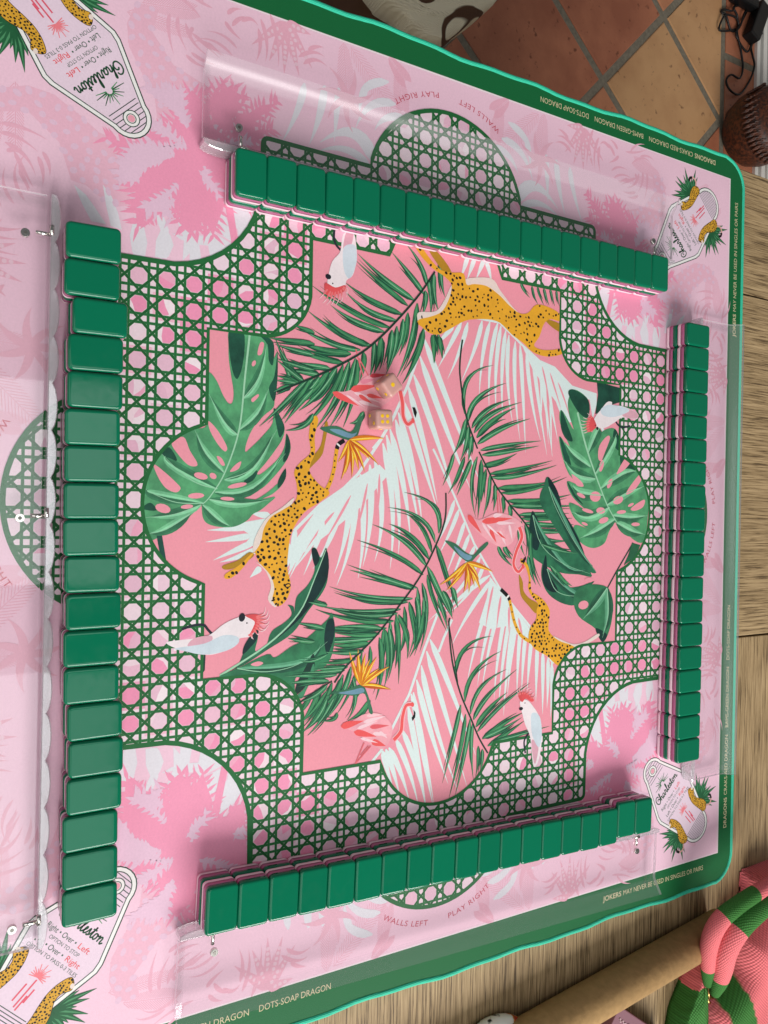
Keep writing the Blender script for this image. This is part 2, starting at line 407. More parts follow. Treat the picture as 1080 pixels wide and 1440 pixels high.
# loose tone palms
for c in (ref(Z(0, 380, 2.77)((120, 300)))[0],):
    for k in range(7):
        a = k * 0.9; tp = (c[0] + 0.07 * math.cos(a), c[1] + 0.07 * math.sin(a))
        both(lambda T: I.blade(T([c, (c[0] + 0.04 * math.cos(a + 0.4), c[1] + 0.04 * math.sin(a + 0.4)), tp]), 0.014, (235, 180, 197)), swap=True)
I.build()
# --- hot pink corner palms and white leaves
CORN = [Ink('printed_pink_palm', 0.00025) for _ in SYM4]
for J in CORN: J.DZ = 8e-7
K7 = Z(100, 170, 3.857); K6 = Z(170, 1030, 5.4); KR = Z(260, 50, 6.0)
def sym(pts, col, fr=0):
    P = ref(pts)
    for (su, sv), J in zip(SYM4, CORN): J.poly([(su * a, sv * b_) for a, b_ in P], col)
    if not fr: return
    r_ = random.Random(len(P)); z = [J.z for J in CORN]; n = len(P)          # feathered edge
    ar = sum(P[i - 1][0] * P[i][1] - P[i][0] * P[i - 1][1] for i in range(n))
    for i in range(n):
        a, b_ = P[i - 1], P[i]; l = math.dist(a, b_); m = int(l / 0.0085)
        for k in range(m):
            t = (k + r_.random()) / m; q = (a[0] + (b_[0] - a[0]) * t, a[1] + (b_[1] - a[1]) * t)
            nx, ny = (b_[1] - a[1]) / l, -(b_[0] - a[0]) / l
            if ar < 0: nx, ny = -nx, -ny
            rx_, ry_ = q[0] - 0.645, q[1] - 0.595; rl = math.hypot(rx_, ry_) or 1
            dx, dy = nx * 0.8 + rx_ / rl * 0.7, ny * 0.8 + ry_ / rl * 0.7; ln = r_.uniform(0.4, 1.0) * fr
            e_ = (q[0] + dx * ln, q[1] + dy * ln); s_ = (q[0] - nx * 0.004, q[1] - ny * 0.004)
            for (su, sv), J in zip(SYM4, CORN): J.blade([(su * s_[0], sv * s_[1]), (su * (s_[0] * .5 + e_[0] * .5), sv * (s_[1] * .5 + e_[1] * .5)), (su * e_[0], sv * e_[1])], 0.0075, col, n=3)
def symb(pts, w, col):
    P = ref(pts)
    for (su, sv), J in zip(SYM4, CORN): J.blade([(su * a, sv * b_) for a, b_ in P], w, col)
wl = [K6((20, 120), (110, 115), (125, 230), (95, 350), (60, 480), (35, 440), (20, 300)), K6((225, 110), (290, 130), (325, 220), (300, 290), (230, 400), (160, 500), (200, 380), (240, 290), (225, 200)),
      K6((310, 310), (380, 265), (480, 235), (650, 225), (600, 300), (480, 305), (400, 290)), K6((450, 95), (545, 95), (520, 230), (480, 285), (450, 230)),
      K6((640, 120), (800, 150), (770, 250), (640, 320), (560, 370), (600, 250)), K6((490, 430), (580, 370), (760, 270), (740, 385), (600, 440)),
      K6((420, 530), (560, 440), (740, 390), (700, 480), (600, 520), (500, 610)), K6((740, 640), (760, 470), (850, 420), (935, 370), (925, 480), (850, 545), (800, 600), (755, 695)),
      K6((820, 250), (900, 300), (925, 400), (800, 440)), K6((690, 500), (690, 610), (560, 650), (600, 570)),
      K7((15, 345), (80, 400), (130, 470), (190, 560), (110, 545), (60, 450)), K7((172, 345), (220, 410), (255, 500), (275, 590), (215, 570), (190, 460)),
      K7((345, 515), (375, 610), (372, 712), (332, 712), (318, 620)), K7((490, 490), (530, 590), (520, 748), (455, 738), (460, 650), (487, 590)),
      K7((540, 440), (600, 540), (675, 655), (660, 700), (605, 758), (612, 640)), K7((725, 570), (760, 640), (800, 700), (810, 770), (760, 775)),
      K7((830, 470), (930, 520), (970, 620), (950, 650), (880, 560))]
for p in wl: sym(p, WHI)
for p, w in [(((205, 350), (195, 450), (110, 600)), 30), (((290, 360), (280, 480), (225, 610)), 34), (((350, 370), (340, 470), (330, 600)), 30), (((560, 345), (420, 340), (440, 470)), 36),
             (((590, 440), (470, 400), (420, 540)), 36), (((630, 500), (540, 470), (500, 550)), 34), (((500, 690), (440, 480), (270, 600)), 60), (((480, 700), (380, 590), (260, 640)), 34), (((470, 380), (430, 420), (440, 480)), 24)]:
    symb(A1(*p), w / 3 * 0.00155, WHI)
hp = [K7((665, 175), (540, 200), (430, 250), (375, 340), (370, 460), (355, 570), (385, 575), (405, 505), (440, 545), (452, 490), (500, 450), (515, 480), (560, 425), (600, 440), (640, 400), (665, 470), (690, 360), (700, 470), (690, 540), (740, 570), (770, 625), (800, 540), (825, 480), (835, 300), (840, 190), (760, 170)),
      K7((650, 170), (540, 155), (470, 190), (420, 170), (330, 165), (250, 140), (190, 95), (300, 118), (400, 105), (430, 60), (500, 55), (600, 85), (660, 110)),
      KR((320, 800), (230, 700), (175, 490), (230, 560), (240, 480), (265, 440), (290, 480), (330, 395), (360, 440), (400, 410), (420, 470), (490, 510), (450, 560), (500, 590), (420, 640), (470, 660), (400, 700), (420, 800)),
      KR((380, 860), (430, 760), (520, 670), (640, 590), (790, 570), (700, 630), (720, 640), (640, 680), (680, 690), (600, 720), (560, 790)), KR((380, 900), (500, 830), (640, 790), (745, 800), (660, 840), (690, 860), (560, 890), (480, 930)),
      K6((20, 470), (60, 480), (120, 580), (240, 640), (300, 560), (330, 450), (370, 540), (360, 400), (410, 340), (450, 310), (480, 340), (540, 330), (520, 400), (560, 420), (470, 500), (560, 480), (500, 600), (560, 640), (540, 760), (430, 900), (200, 1000), (20, 900)),
      K6((400, 700), (660, 620), (740, 660), (800, 640), (850, 560), (935, 540), (950, 800), (960, 1000), (760, 1020), (600, 1120), (520, 1300), (420, 1404), (330, 1300), (240, 1000)),
      K6((780, 180), (828, 200), (745, 620), (690, 605))]
for p in hp[:-1]: sym(p, HOT, 0.027)
sym(hp[-1], HOT)
for p in [K6((-20, 850), (120, 890), (290, 928), (150, 955), (100, 960), (150, 1015), (60, 970), (-20, 930)), K6((110, 1120), (220, 1050), (375, 990), (300, 1050), (260, 1090), (160, 1160)),
          K6((595, 960), (680, 965), (890, 1030), (820, 1050), (700, 1000), (600, 985)), K6((845, 770), (940, 720), (945, 750), (880, 780), (850, 830), (865, 780)),
          K6((490, 800), (560, 690), (650, 610), (640, 680), (570, 750), (530, 830), (540, 780)), K6((50, 1410), (150, 1330), (300, 1230), (390, 1110), (410, 1130), (370, 1250), (350, 1404)),
          K6((90, 520), (100, 460), (220, 470), (290, 420), (300, 480), (260, 500), (330, 570), (260, 560), (340, 690), (240, 610), (180, 570)), K7((640, 150), (580, 130), (500, 160), (560, 190), (400, 260), (360, 330), (260, 330), (260, 250), (320, 150), (480, 140))]:
    sym(p, LILAC, 0.016)
for J in CORN: J.DZ = 1e-6; J.build()
# --- central collage
R1, R2, R3, R4, R5, R6, R7, R8 = (Z(ox, oy, 4.5) for ox, oy in ((200, 440), (420, 320), (560, 320), (760, 400), (220, 720), (600, 640), (400, 860), (580, 840)))
Q5 = Z(360, 480, 3.0); Q6 = Z(720, 480, 3.0)
PW = 0.00150 / 4.5; PQ = 0.00150 / 3.0
SALMON = (238, 152, 166); ICE = (219, 233, 230)
pa, pb, pp = 0.5632, 0.1568, 0.345
def cross(a, p, b, ext, rad, conv, convr):
    """one quadrant corner by corner: cross shaped outline with semicircular bumps; corner at (p,p) rounded by rad"""
    r = ((b * b) + (ext - a) ** 2) / (2 * (ext - a)); cc = ext - r
    side = []                       # the +v side, from u=-p to u=p
    a0 = math.asin(min(1, b / r)); 
    if a < cc: a0 = math.pi - a0
    side.append((-p, a, 0)); 
    for k in range(33):
        t = -a0 + 2 * a0 * k / 32; side.append((r * math.sin(t), cc + r * math.cos(t), 0))
    side.append((p, a, 0))
    if convr:
        sd = side[1:-1]
        def ca(cx, cy, t0, t1): return [(cx + convr * math.cos(t0 + (t1 - t0) * k / 5), cy + convr * math.sin(t0 + (t1 - t0) * k / 5), 0) for k in range(6)]
        side = ca(-p + convr, a - convr, math.pi, math.pi / 2) + sd + ca(p - convr, a - convr, math.pi / 2, 0)
    out = []
    for q in range(4):
        ct, st = [(1, 0), (0, 1), (-1, 0), (0, -1)][q]
        # rotate so that the sides follow each other (+v, +u, -v, -u)
        rot = lambda u_, v_: {0: (u_, v_), 1: (v_, -u_), 2: (-u_, -v_), 3: (-v_, u_)}[q]
        for (u_, v_, _) in side: out.append(rot(u_, v_))
        if rad:                     # rounded re-entrant corner between this side and the next, centre (p+rad, p+rad)
            for k in range(1, 12):
                t = math.pi * 1.0 + math.pi / 2 * k / 12
                u_, v_ = p + rad + rad * math.cos(t), p + rad + rad * math.sin(t)
                out.append(rot(u_, v_))
    return out
INNER = cross(pa, pp, pb, 0.683, 0.11, 0, 0)
OUTER = cross(0.7475, 0.4575, 0.21, 0.919, 0.20, 0, 0.012)
# re-entrant arc runs from the +v side (u = p, v decreasing) to the +u side
I = Ink('printed_salmon_field', 0.00055)
T = tessellate_polygon([[Vector((a, b_, 0)) for a, b_ in INNER]])
I.tris(INNER, [t if True else t for t in T], SALMON)
I.build()
I = Ink('printed_white_palms', 0.00057)
def wb(T_, L_, w, k, col=ICE):
    for p in L_:
        P = T_(*p); I.blade(P, w * k * 0.78, col, 0.0, pk=0.5)
I.stroke(R2((795, 640), (760, 800), (690, 1000), (600, 1200), (520, 1340), (470, 1400)), 22 * PW, ICE)
I.stroke(Q5((530, 410), (430, 560), (370, 620), (270, 690), (160, 800)), 14 * PQ, ICE)
wb(Q5, [((705, -20), (820, 290), (950, 605)), ((690, 60), (800, 380), (905, 625)), ((665, 140), (770, 420), (835, 650)), ((642, 190), (720, 460), (765, 680)), ((622, 250), (700, 500), (765, 710)),
        ((600, 300), (680, 560), (700, 770)), ((588, 330), (650, 560), (690, 800)), ((565, 370), (640, 640), (650, 830)), ((550, 395), (620, 680), (600, 900)), ((535, 430), (600, 700), (565, 960)),
        ((500, 500), (560, 740), (500, 930)), ((480, 520), (500, 760), (450, 950)), ((440, 560), (470, 800), (430, 1000)), ((420, 590), (430, 820), (340, 1030)), ((400, 600), (400, 800), (330, 980)),
        ((370, 630), (340, 820), (240, 960)), ((320, 660), (290, 800), (160, 960)), ((270, 690), (230, 820), (140, 1000)), ((300, 680), (220, 800), (150, 910))], 40, PQ)
I.poly(Q5((410, 585), (520, 520), (560, 560), (440, 700), (320, 800), (190, 900), (140, 960), (150, 860), (270, 690)), ICE)
for q in [((470, 600), (440, 760), (420, 800)), ((400, 650), (330, 780), (280, 860)), ((520, 560), (520, 700), (500, 780)), ((330, 720), (260, 800), (210, 880))]: I.blade(Q5(*q), 12 * PQ, SALMON)
wb(R5, [((600, 90), (480, 110), (320, 115)), ((600, 150), (480, 170), (310, 190)), ((620, 190), (500, 240), (360, 305)), ((650, 230), (520, 290), (400, 318)), ((660, 350), (630, 380), (590, 415)), ((720, 20), (640, 20), (590, 0))], 50, PW)
I.poly(R5((520, 70), (690, 40), (660, 130), (620, 220), (560, 200), (600, 150), (540, 110)), ICE)
wb(R5, [((840, 200), (850, 330), (760, 440)), ((900, 150), (900, 280), (820, 420)), ((1000, 60), (960, 230), (830, 370)), ((1060, 60), (1020, 200), (930, 400)), ((880, 100), (860, 260), (830, 350))], 46, PW)
# second frond, long stem down the middle with leaflets both sides
I.stroke(R6((40, -40), (60, 0), (180, 270), (300, 560), (460, 840), (560, 970), (650, 1080), (800, 1320)), 17 * PW, ICE)
wb(R6, [((175, 285), (140, 420), (60, 570)), ((205, 340), (150, 500), (80, 620)), ((240, 420), (200, 560), (120, 760)), ((270, 500), (220, 640), (150, 800)), ((305, 570), (260, 700), (110, 880)), ((340, 640), (280, 800), (0, 1060)), ((360, 690), (320, 850), (130, 1010))], 42, PW)
tips = [(190, 110), (250, 300), (345, 540), (410, 560), (440, 575), (515, 645), (545, 690), (575, 750), (600, 620), (660, 625), (690, 600), (725, 590), (780, 660), (822, 740), (850, 700), (872, 760)]
bases = spline([(400, 760), (460, 850), (540, 950), (600, 1030), (700, 1190), (790, 1310)], 3)
for i, tp in enumerate(tips):
    bs = bases[min(i, len(bases) - 1)]
    b8 = (bs[0] + (600 - 580) * 4.5, bs[1] + (640 - 840) * 4.5)
    md = ((b8[0] * 0.55 + tp[0] * 0.45) - 50 + i * 4, b8[1] * 0.5 + tp[1] * 0.5)
    I.blade(R8(b8, md, tp), 36 * PW, ICE)
I.poly(R6((400, 770), (470, 860), (560, 980), (640, 1080), (700, 1180), (620, 1180), (520, 1080), (400, 1100), (330, 1060), (380, 900)), ICE)
for q in [((420, 830), (390, 960), (370, 1110)), ((470, 890), (450, 1000), (440, 1120)), ((520, 960), (520, 1060), (520, 1130)), ((580, 1030), (600, 1120), (610, 1190))]: I.blade(R6(*q), 20 * PW, SALMON)
# third frond hanging under the long cat
I.stroke(R3((430, 560), (640, 600), (780, 740), (900, 850), (1010, 960), (1080, 1000)), 18 * PW, ICE)
wb(R3, [((350, 620), (300, 680), (220, 765)), ((400, 600), (330, 740), (250, 890)), ((440, 600), (400, 780), (310, 960)), ((530, 590), (500, 760), (395, 980)), ((580, 595), (520, 800), (512, 1070)), ((630, 600), (560, 840), (575, 1150)), ((650, 620), (600, 900), (620, 1190)),
        ((680, 650), (640, 900), (662, 1222)), ((700, 680), (670, 960), (725, 1245)), ((740, 720), (720, 980), (770, 1350)), ((770, 740), (790, 1050), (805, 1425)), ((810, 775), (830, 1100), (900, 1350)), ((850, 810), (880, 1080), (940, 1440)),
        ((880, 840), (930, 1080), (975, 1450)), ((930, 890), (960, 1100), (1010, 1350)), ((970, 940), (1010, 1120), (1075, 1260)), ((1010, 960), (1060, 1080), (1110, 1200)), ((440, 180), (420, 250), (395, 320)), ((485, 190), (460, 260), (435, 330)), ((545, 195), (520, 260), (490, 330)), ((555, 215), (580, 280), (590, 350))], 46, PW)
I.poly(R3((780, 740), (900, 850), (1010, 950), (1090, 1010), (1090, 1190), (1010, 1120), (930, 1010), (850, 900)), ICE)
I.poly(R4((0, 480), (90, 520), (200, 640), (355, 690), (355, 760), (330, 850), (310, 730), (230, 700), (200, 870), (150, 880), (110, 780), (60, 640), (0, 560)), ICE)
wb(R4, [((20, 500), (30, 760), (50, 1010)), ((60, 530), (60, 800), (72, 1085)), ((100, 600), (130, 760), (140, 900)), ((0, 520), (10, 700), (0, 900)), ((350, 900), (380, 960), (420, 1020)), ((380, 880), (400, 950), (440, 1000))], 34, PW)
for q in [((10, 520), (40, 640), (60, 780)), ((60, 560), (100, 690), (130, 790)), ((110, 620), (160, 740), (190, 860))]: I.blade(R4(*q), 16 * PW, SALMON)
# fourth frond, lower left
I.stroke(R7((985, -30), (880, 250), (790, 520), (700, 700), (610, 880), (545, 960)), 20 * PW, ICE)
I.stroke(R7((1060, 50), (1010, 160), (975, 255)), 20 * PW, ICE)
wb(R8, [((110, 265), (240, 560), (400, 1000)), ((88, 340), (200, 700), (345, 1200)), ((55, 430), (120, 800), (290, 1230)), ((25, 520), (120, 900), (225, 1180)), ((5, 600), (60, 1000), (130, 1320)), ((-30, 680), (40, 1050), (85, 1320))], 56, PW)
wb(R7, [((740, 740), (860, 1000), (890, 1230)), ((700, 800), (800, 1000), (845, 1220)), ((660, 860), (740, 1000), (790, 1200)), ((640, 870), (690, 1000), (730, 1170)), ((620, 880), (640, 980), (690, 1130)), ((800, 520), (880, 800), (945, 1220))], 52, PW)
I.build()

DK = (26, 80, 58); MD = (60, 134, 90); LT = (136, 190, 150)
def frond(name, z0, T_, rach, leaves, w, k=PW, more=()):
    global I
    I = Ink(name, z0)
    for TT, LL, ww, kk in [(T_, leaves, w, k)] + list(more):
        for p in LL:
            ww2 = ww * rnd.uniform(0.72, 1.05)
            P = TT(*p)
            I.blade(P, ww2 * kk, DK if rnd.random() < 0.8 else (30, 84, 60), 0.35)
            sd = rnd.choice((-1, 1))
            l = math.dist(P[0], P[2]); q_ = sd * ww2 * kk * 0.55; ox, oy = (P[2][1] - P[0][1]) / l * q_, -(P[2][0] - P[0][0]) / l * q_; g = rnd.uniform(0.7, 0.97)
            C2 = [P[0], (P[1][0] + ox, P[1][1] + oy), (P[0][0] + (P[2][0] - P[0][0]) * g + ox, P[0][1] + (P[2][1] - P[0][1]) * g + oy)]
            I.blade(C2, ww2 * kk * 0.42, DK, 0.3); I.blade(C2, ww2 * kk * 0.26, MD, 0.4, side=sd)
            I.blade(P, ww2 * kk * 0.80, MD if rnd.random() < 0.7 else (66, 140, 92), 0.45, side=sd)
            I.blade(P, ww2 * kk * 0.26, LT if rnd.random() < 0.6 else (86, 150, 104), 0.1, side=sd)
            if ww2 > 30: I.blade(P, ww2 * kk * 0.30, (60, 132, 86), 0.2, side=-sd)
    for TT, P, ww in rach: I.stroke(spline(TT(*P), 4), ww * PW, (20, 58, 44))
    I.build()
frond('printed_green_palm', 0.0010, R2,
      [(R2, ((860, 280), (780, 400), (700, 500), (600, 610), (510, 700), (400, 790), (240, 880), (100, 945), (0, 985), (-140, 1040)), 14)],
      [((790, 420), (700, 290), (588, 155)), ((810, 370), (790, 230), (680, 105)), ((730, 460), (560, 360), (372, 165)), ((690, 495), (540, 380), (362, 210)), ((655, 550), (450, 480), (290, 345)), ((620, 590), (430, 560), (290, 400)), ((580, 635), (330, 560), (80, 365)), ((540, 660), (350, 620), (200, 490)),
       ((455, 745), (250, 700), (55, 525)), ((440, 750), (280, 690), (150, 570)), ((390, 775), (200, 760), (-20, 620)), ((330, 800), (160, 800), (-20, 715)), ((280, 855), (130, 830), (-40, 775)), ((200, 895), (100, 880), (-40, 850)), ((130, 930), (40, 910), (-90, 900)),
       ((820, 330), (850, 430), (832, 560)), ((855, 285), (840, 420), (885, 530)), ((895, 200), (890, 350), (925, 440)), ((800, 400), (810, 480), (780, 560)), ((750, 480), (740, 720), (640, 900)), ((790, 640), (760, 830), (655, 990)), ((690, 540), (690, 680), (635, 810)), ((740, 560), (720, 760), (620, 950)), ((660, 580), (660, 720), (600, 830)),
       ((620, 625), (620, 780), (550, 930)), ((590, 650), (580, 800), (555, 900)), ((525, 700), (520, 820), (475, 925)), ((480, 725), (480, 840), (450, 940)), ((410, 790), (420, 880), (385, 970)), ((360, 830), (340, 1050), (195, 1265)), ((320, 850), (280, 1060), (105, 1275)), ((280, 870), (220, 1100), (10, 1275)), ((240, 890), (160, 1050), (0, 1160)), ((190, 910), (120, 1040), (-30, 1120)), ((130, 945), (60, 1050), (-40, 1100)),
       ((370, 840), (370, 1060), (280, 1265)), ((90, 960), (20, 1040), (-80, 1080)), ((410, 1165), (390, 1240), (320, 1240)), ((850, 680), (860, 760), (855, 860)), ((890, 690), (900, 760), (910, 830))], 54,
      more=[(R1, [((950, 450), (900, 300), (835, 150)), ((1000, 440), (920, 330), (850, 200)), ((1020, 430), (940, 370), (850, 300)), ((1000, 445), (920, 410), (850, 400)), ((980, 450), (900, 430), (850, 430)), ((940, 470), (880, 480), (830, 500)), ((1060, 420), (980, 560), (880, 680)), ((1040, 430), (920, 560), (740, 720)), ((1080, 480), (1000, 560), (900, 700)), ((1080, 640), (1040, 740), (905, 745)), ((1090, 130), (1010, 100), (960, 80)), ((1090, 200), (940, 180), (800, 160)), ((1085, 270), (960, 240), (840, 200)), ((1085, 360), (960, 330), (850, 290))], 44, PW)])
frond('printed_green_palm', 0.0010, Q5,
      [(Q5, ((800, 640), (795, 760), (740, 900), (680, 1010), (600, 1120), (540, 1200), (480, 1270), (380, 1370), (330, 1440)), 12), (R7, ((300, 440), (200, 500), (90, 580)), 9), (Q5, ((810, 1180), (830, 1300), (850, 1440)), 8)],
      [((770, 810), (800, 670), (625, 637)), ((755, 850), (730, 720), (555, 700)), ((740, 890), (720, 780), (630, 725)), ((720, 950), (650, 830), (490, 772)), ((730, 920), (660, 800), (560, 770)), ((705, 985), (600, 890), (425, 838)), ((680, 1040), (560, 1010), (385, 942)), ((665, 1045), (540, 1000), (395, 965)), ((660, 1085), (500, 1100), (310, 1035)), ((640, 1100), (480, 1110), (330, 1060)),
       ((610, 1130), (430, 1160), (245, 1110)), ((580, 1180), (400, 1190), (250, 1130)), ((550, 1210), (350, 1230), (175, 1192)), ((500, 1250), (350, 1270), (140, 1268)), ((760, 860), (800, 980), (852, 1122)), ((722, 950), (780, 1080), (830, 1170)), ((722, 985), (740, 1100), (805, 1225)), ((700, 1020), (740, 1160), (690, 1310)), ((680, 1040), (700, 1180), (640, 1335)), ((645, 1100), (680, 1220), (665, 1300)), ((625, 1120), (640, 1240), (600, 1330)), ((590, 1150), (610, 1290), (600, 1445)), ((565, 1180), (570, 1300), (545, 1440)), ((540, 1210), (540, 1300), (510, 1420))], 30, PQ,
      more=[(R7, [((720, 20), (800, 160), (775, 300)), ((700, 50), (740, 200), (700, 360)), ((880, 0), (870, 160), (790, 290)), ((640, 120), (680, 300), (630, 480)), ((660, 100), (700, 260), (660, 420)), ((600, 165), (640, 380), (575, 560)), ((540, 220), (560, 400), (440, 570)), ((490, 260), (440, 500), (330, 650)), ((420, 350), (380, 560), (235, 705)), ((370, 400), (300, 640), (145, 785)), ((300, 450), (240, 640), (105, 775)), ((230, 490), (180, 620), (100, 710)), ((430, 420), (480, 580), (395, 690)), ((540, 560), (500, 650), (400, 690)), ((160, 540), (130, 600), (95, 650)), ((330, 640), (330, 700), (230, 690)), ((360, 420), (330, 540), (240, 600)),
                          ((715, 10), (520, 50), (320, -10)), ((620, 110), (480, 90), (320, 95)), ((600, 140), (460, 160), (315, 135)), ((540, 200), (400, 230), (290, 210)), ((500, 250), (370, 270), (250, 255)), ((450, 300), (330, 330), (220, 325)), ((400, 350), (290, 360), (180, 365)), ((330, 400), (150, 400), (0, 410)), ((280, 440), (140, 440), (20, 455)), ((380, 370), (260, 390), (120, 385))], 42, PW),
            (R5, [((1080, 590), (1020, 580), (960, 570)), ((1060, 740), (980, 720), (880, 700)), ((1000, 820), (920, 820), (830, 800)), ((1080, 900), (980, 960), (900, 940)), ((1080, 1090), (1000, 1180), (905, 1200)), ((1080, 1130), (1010, 1260), (915, 1330)), ((1080, 1180), (1040, 1320), (920, 1390))], 40, PW)])
frond('printed_green_palm', 0.0010, R3,
      [(R3, ((405, 710), (390, 840), (392, 960), (430, 1200), (500, 1400)), 13), (R6, ((330, -20), (380, 80), (440, 200), (530, 320), (620, 430), (680, 520)), 13)],
      [((420, 1180), (370, 900), (600, 872)), ((440, 1230), (450, 1050), (680, 985)), ((465, 1270), (520, 1150), (710, 1085)), ((480, 1300), (540, 1170), (780, 1105)), ((495, 1330), (600, 1200), (740, 1140)), ((500, 1370), (620, 1270), (832, 1210)), ((520, 1410), (680, 1370), (905, 1350)), ((530, 1440), (700, 1420), (890, 1382)), ((430, 1210), (410, 1340), (345, 1440)), ((445, 1260), (440, 1380), (390, 1480)), ((465, 1320), (460, 1400), (440, 1480))], 46,
      more=[(R6, [((170, -10), (150, 90), (100, 195)), ((240, 10), (200, 140), (135, 245)), ((280, 30), (240, 140), (190, 255)), ((320, 10), (250, 200), (310, 395)), ((345, 30), (340, 220), (322, 400)), ((400, 120), (400, 260), (352, 405)), ((375, 90), (350, 220), (345, 300)), ((430, 180), (440, 270), (420, 355)), ((360, 70), (440, 60), (570, -10)), ((395, 120), (560, 100), (795, 35)), ((410, 140), (570, 150), (820, 65)), ((450, 210), (640, 210), (760, 170)), ((470, 240), (660, 240), (885, 140)), ((510, 290), (680, 310), (910, 250)), ((530, 320), (700, 330), (960, 320)), ((580, 380), (720, 370), (900, 370)), ((600, 400), (740, 410), (920, 400)), ((620, 430), (760, 450), (930, 440)), ((640, 460), (760, 500), (930, 480)), ((660, 500), (780, 560), (900, 540)),
                          ((480, 260), (490, 320), (480, 385)), ((520, 320), (540, 370), (510, 410)), ((620, 440), (660, 540), (640, 660)), ((660, 480), (640, 700), (720, 835)), ((600, 420), (560, 520), (620, 640)), ((450, 575), (470, 650), (545, 705)), ((490, 575), (500, 620), (540, 660)), ((640, 640), (650, 740), (690, 820)), ((720, 560), (860, 620), (960, 620)), ((780, 700), (840, 780), (920, 830)), ((820, 740), (860, 800), (900, 830))], 44, PW)])
frond('printed_green_palm', 0.0010, R8,
      [(R8, ((235, 130), (230, 180), (250, 400), (300, 600), (370, 770), (420, 890), (475, 985)), 13)],
      [((270, 500), (280, 270), (500, 245)), ((330, 660), (340, 440), (560, 340)), ((365, 740), (390, 540), (595, 455)), ((385, 775), (430, 640), (660, 455)), ((400, 820), (480, 690), (600, 600)), ((410, 850), (520, 700), (745, 540)), ((440, 895), (560, 800), (700, 728)), ((450, 890), (560, 850), (690, 760)), ((475, 940), (600, 860), (705, 782)), ((500, 915), (640, 880), (865, 815)), ((305, 680), (260, 900), (188, 1175)), ((335, 740), (310, 980), (228, 1275)), ((365, 770), (330, 1020), (268, 1255)), ((380, 800), (360, 960), (385, 1160)), ((415, 940), (420, 1040), (398, 1135)), ((440, 960), (445, 1040), (425, 1110)),
       ((160, 0), (200, 100), (225, 215)), ((190, -40), (240, 40), (250, 130)), ((250, -60), (270, 0), (285, 65)), ((20, 0), (60, 120), (20, 340)), ((70, 0), (90, 140), (10, 370))], 44)
frond('printed_palm_tips', 0.0010, R3, [], [((845, 370), (850, 430), (885, 490)), ((880, 375), (890, 430), (922, 495)), ((920, 385), (930, 440), (955, 495)), ((775, 350), (790, 400), (832, 445)), ((960, 390), (970, 440), (990, 500)), ((1000, 400), (1000, 440), (1020, 500))], 30)
frond('printed_palm_tips', 0.0010, R3, [], [((210, 680), (230, 760), (232, 860)), ((250, 670), (265, 740), (275, 830)), ((225, 670), (245, 720), (250, 800))], 30)

# big leaves
def leafshape(T_, out, holes, ells, mid, veins, k, cols=((84, 156, 108), (28, 80, 62)), n=5, dark=()):
    sp_ = spline(T_(*out), n, True); I.poly(sp_, cols[0], 0.42)
    for d in dark: I.poly(spline(T_(*d), 4, True), cols[1], 0.5)
    dk_ = tuple(int(a * .62 + b_ * .38) for a, b_ in zip(cols[0], cols[1])); lt_ = tuple(min(255, int(a * 1.0 + 34)) for a in cols[0])
    for i, vn in enumerate(veins):        # brushed shading beside each vein: light on one side, dark on the other
        a, c_ = vn[0], vn[-1]; m_ = vn[len(vn) // 2] if len(vn) > 2 else ((a[0] + c_[0]) / 2, (a[1] + c_[1]) / 2)
        P = T_(a, (2 * m_[0] - (a[0] + c_[0]) / 2, 2 * m_[1] - (a[1] + c_[1]) / 2), c_)
        E_ = [P[0], P[1], (P[0][0] + (P[2][0] - P[0][0]) * 0.93, P[0][1] + (P[2][1] - P[0][1]) * 0.93)]
        sg_ = 1 if i % 2 else -1
        I.blade(E_, 66 * k, dk_, 0.5, side=sg_, pk=0.8); I.blade(E_, 40 * k, tuple(int(x * 0.9) for x in dk_), 0.4, side=sg_, pk=0.9)
        I.blade(E_, 56 * k, lt_, 0.3, side=-sg_, pk=0.7); I.blade(E_, 26 * k, tuple(min(255, x + 26) for x in lt_), 0.2, side=-sg_, pk=0.65)
    for h in holes: I.poly(spline(T_(*h), 4, True), SALMON)
    for (x, y, a, b_, g) in ells:
        P = T_(*[(x + a * math.cos(t) * math.cos(g) - b_ * math.sin(t) * math.sin(g), y + a * math.cos(t) * math.sin(g) + b_ * math.sin(t) * math.cos(g)) for t in (math.pi * 2 * q / 12 for q in range(12))])
        I.poly(P, SALMON, 0, False)
    I.z += I.DZ
    for vn in veins: I.stroke(spline(T_(*vn), 5), 6.5 * k, (150, 204, 166), w1=1.5 * k)
    if mid: I.stroke(spline(T_(*mid), 5), 13 * k, (160, 210, 174), w1=5 * k)
I = Ink('printed_monstera_leaf', 0.00150)
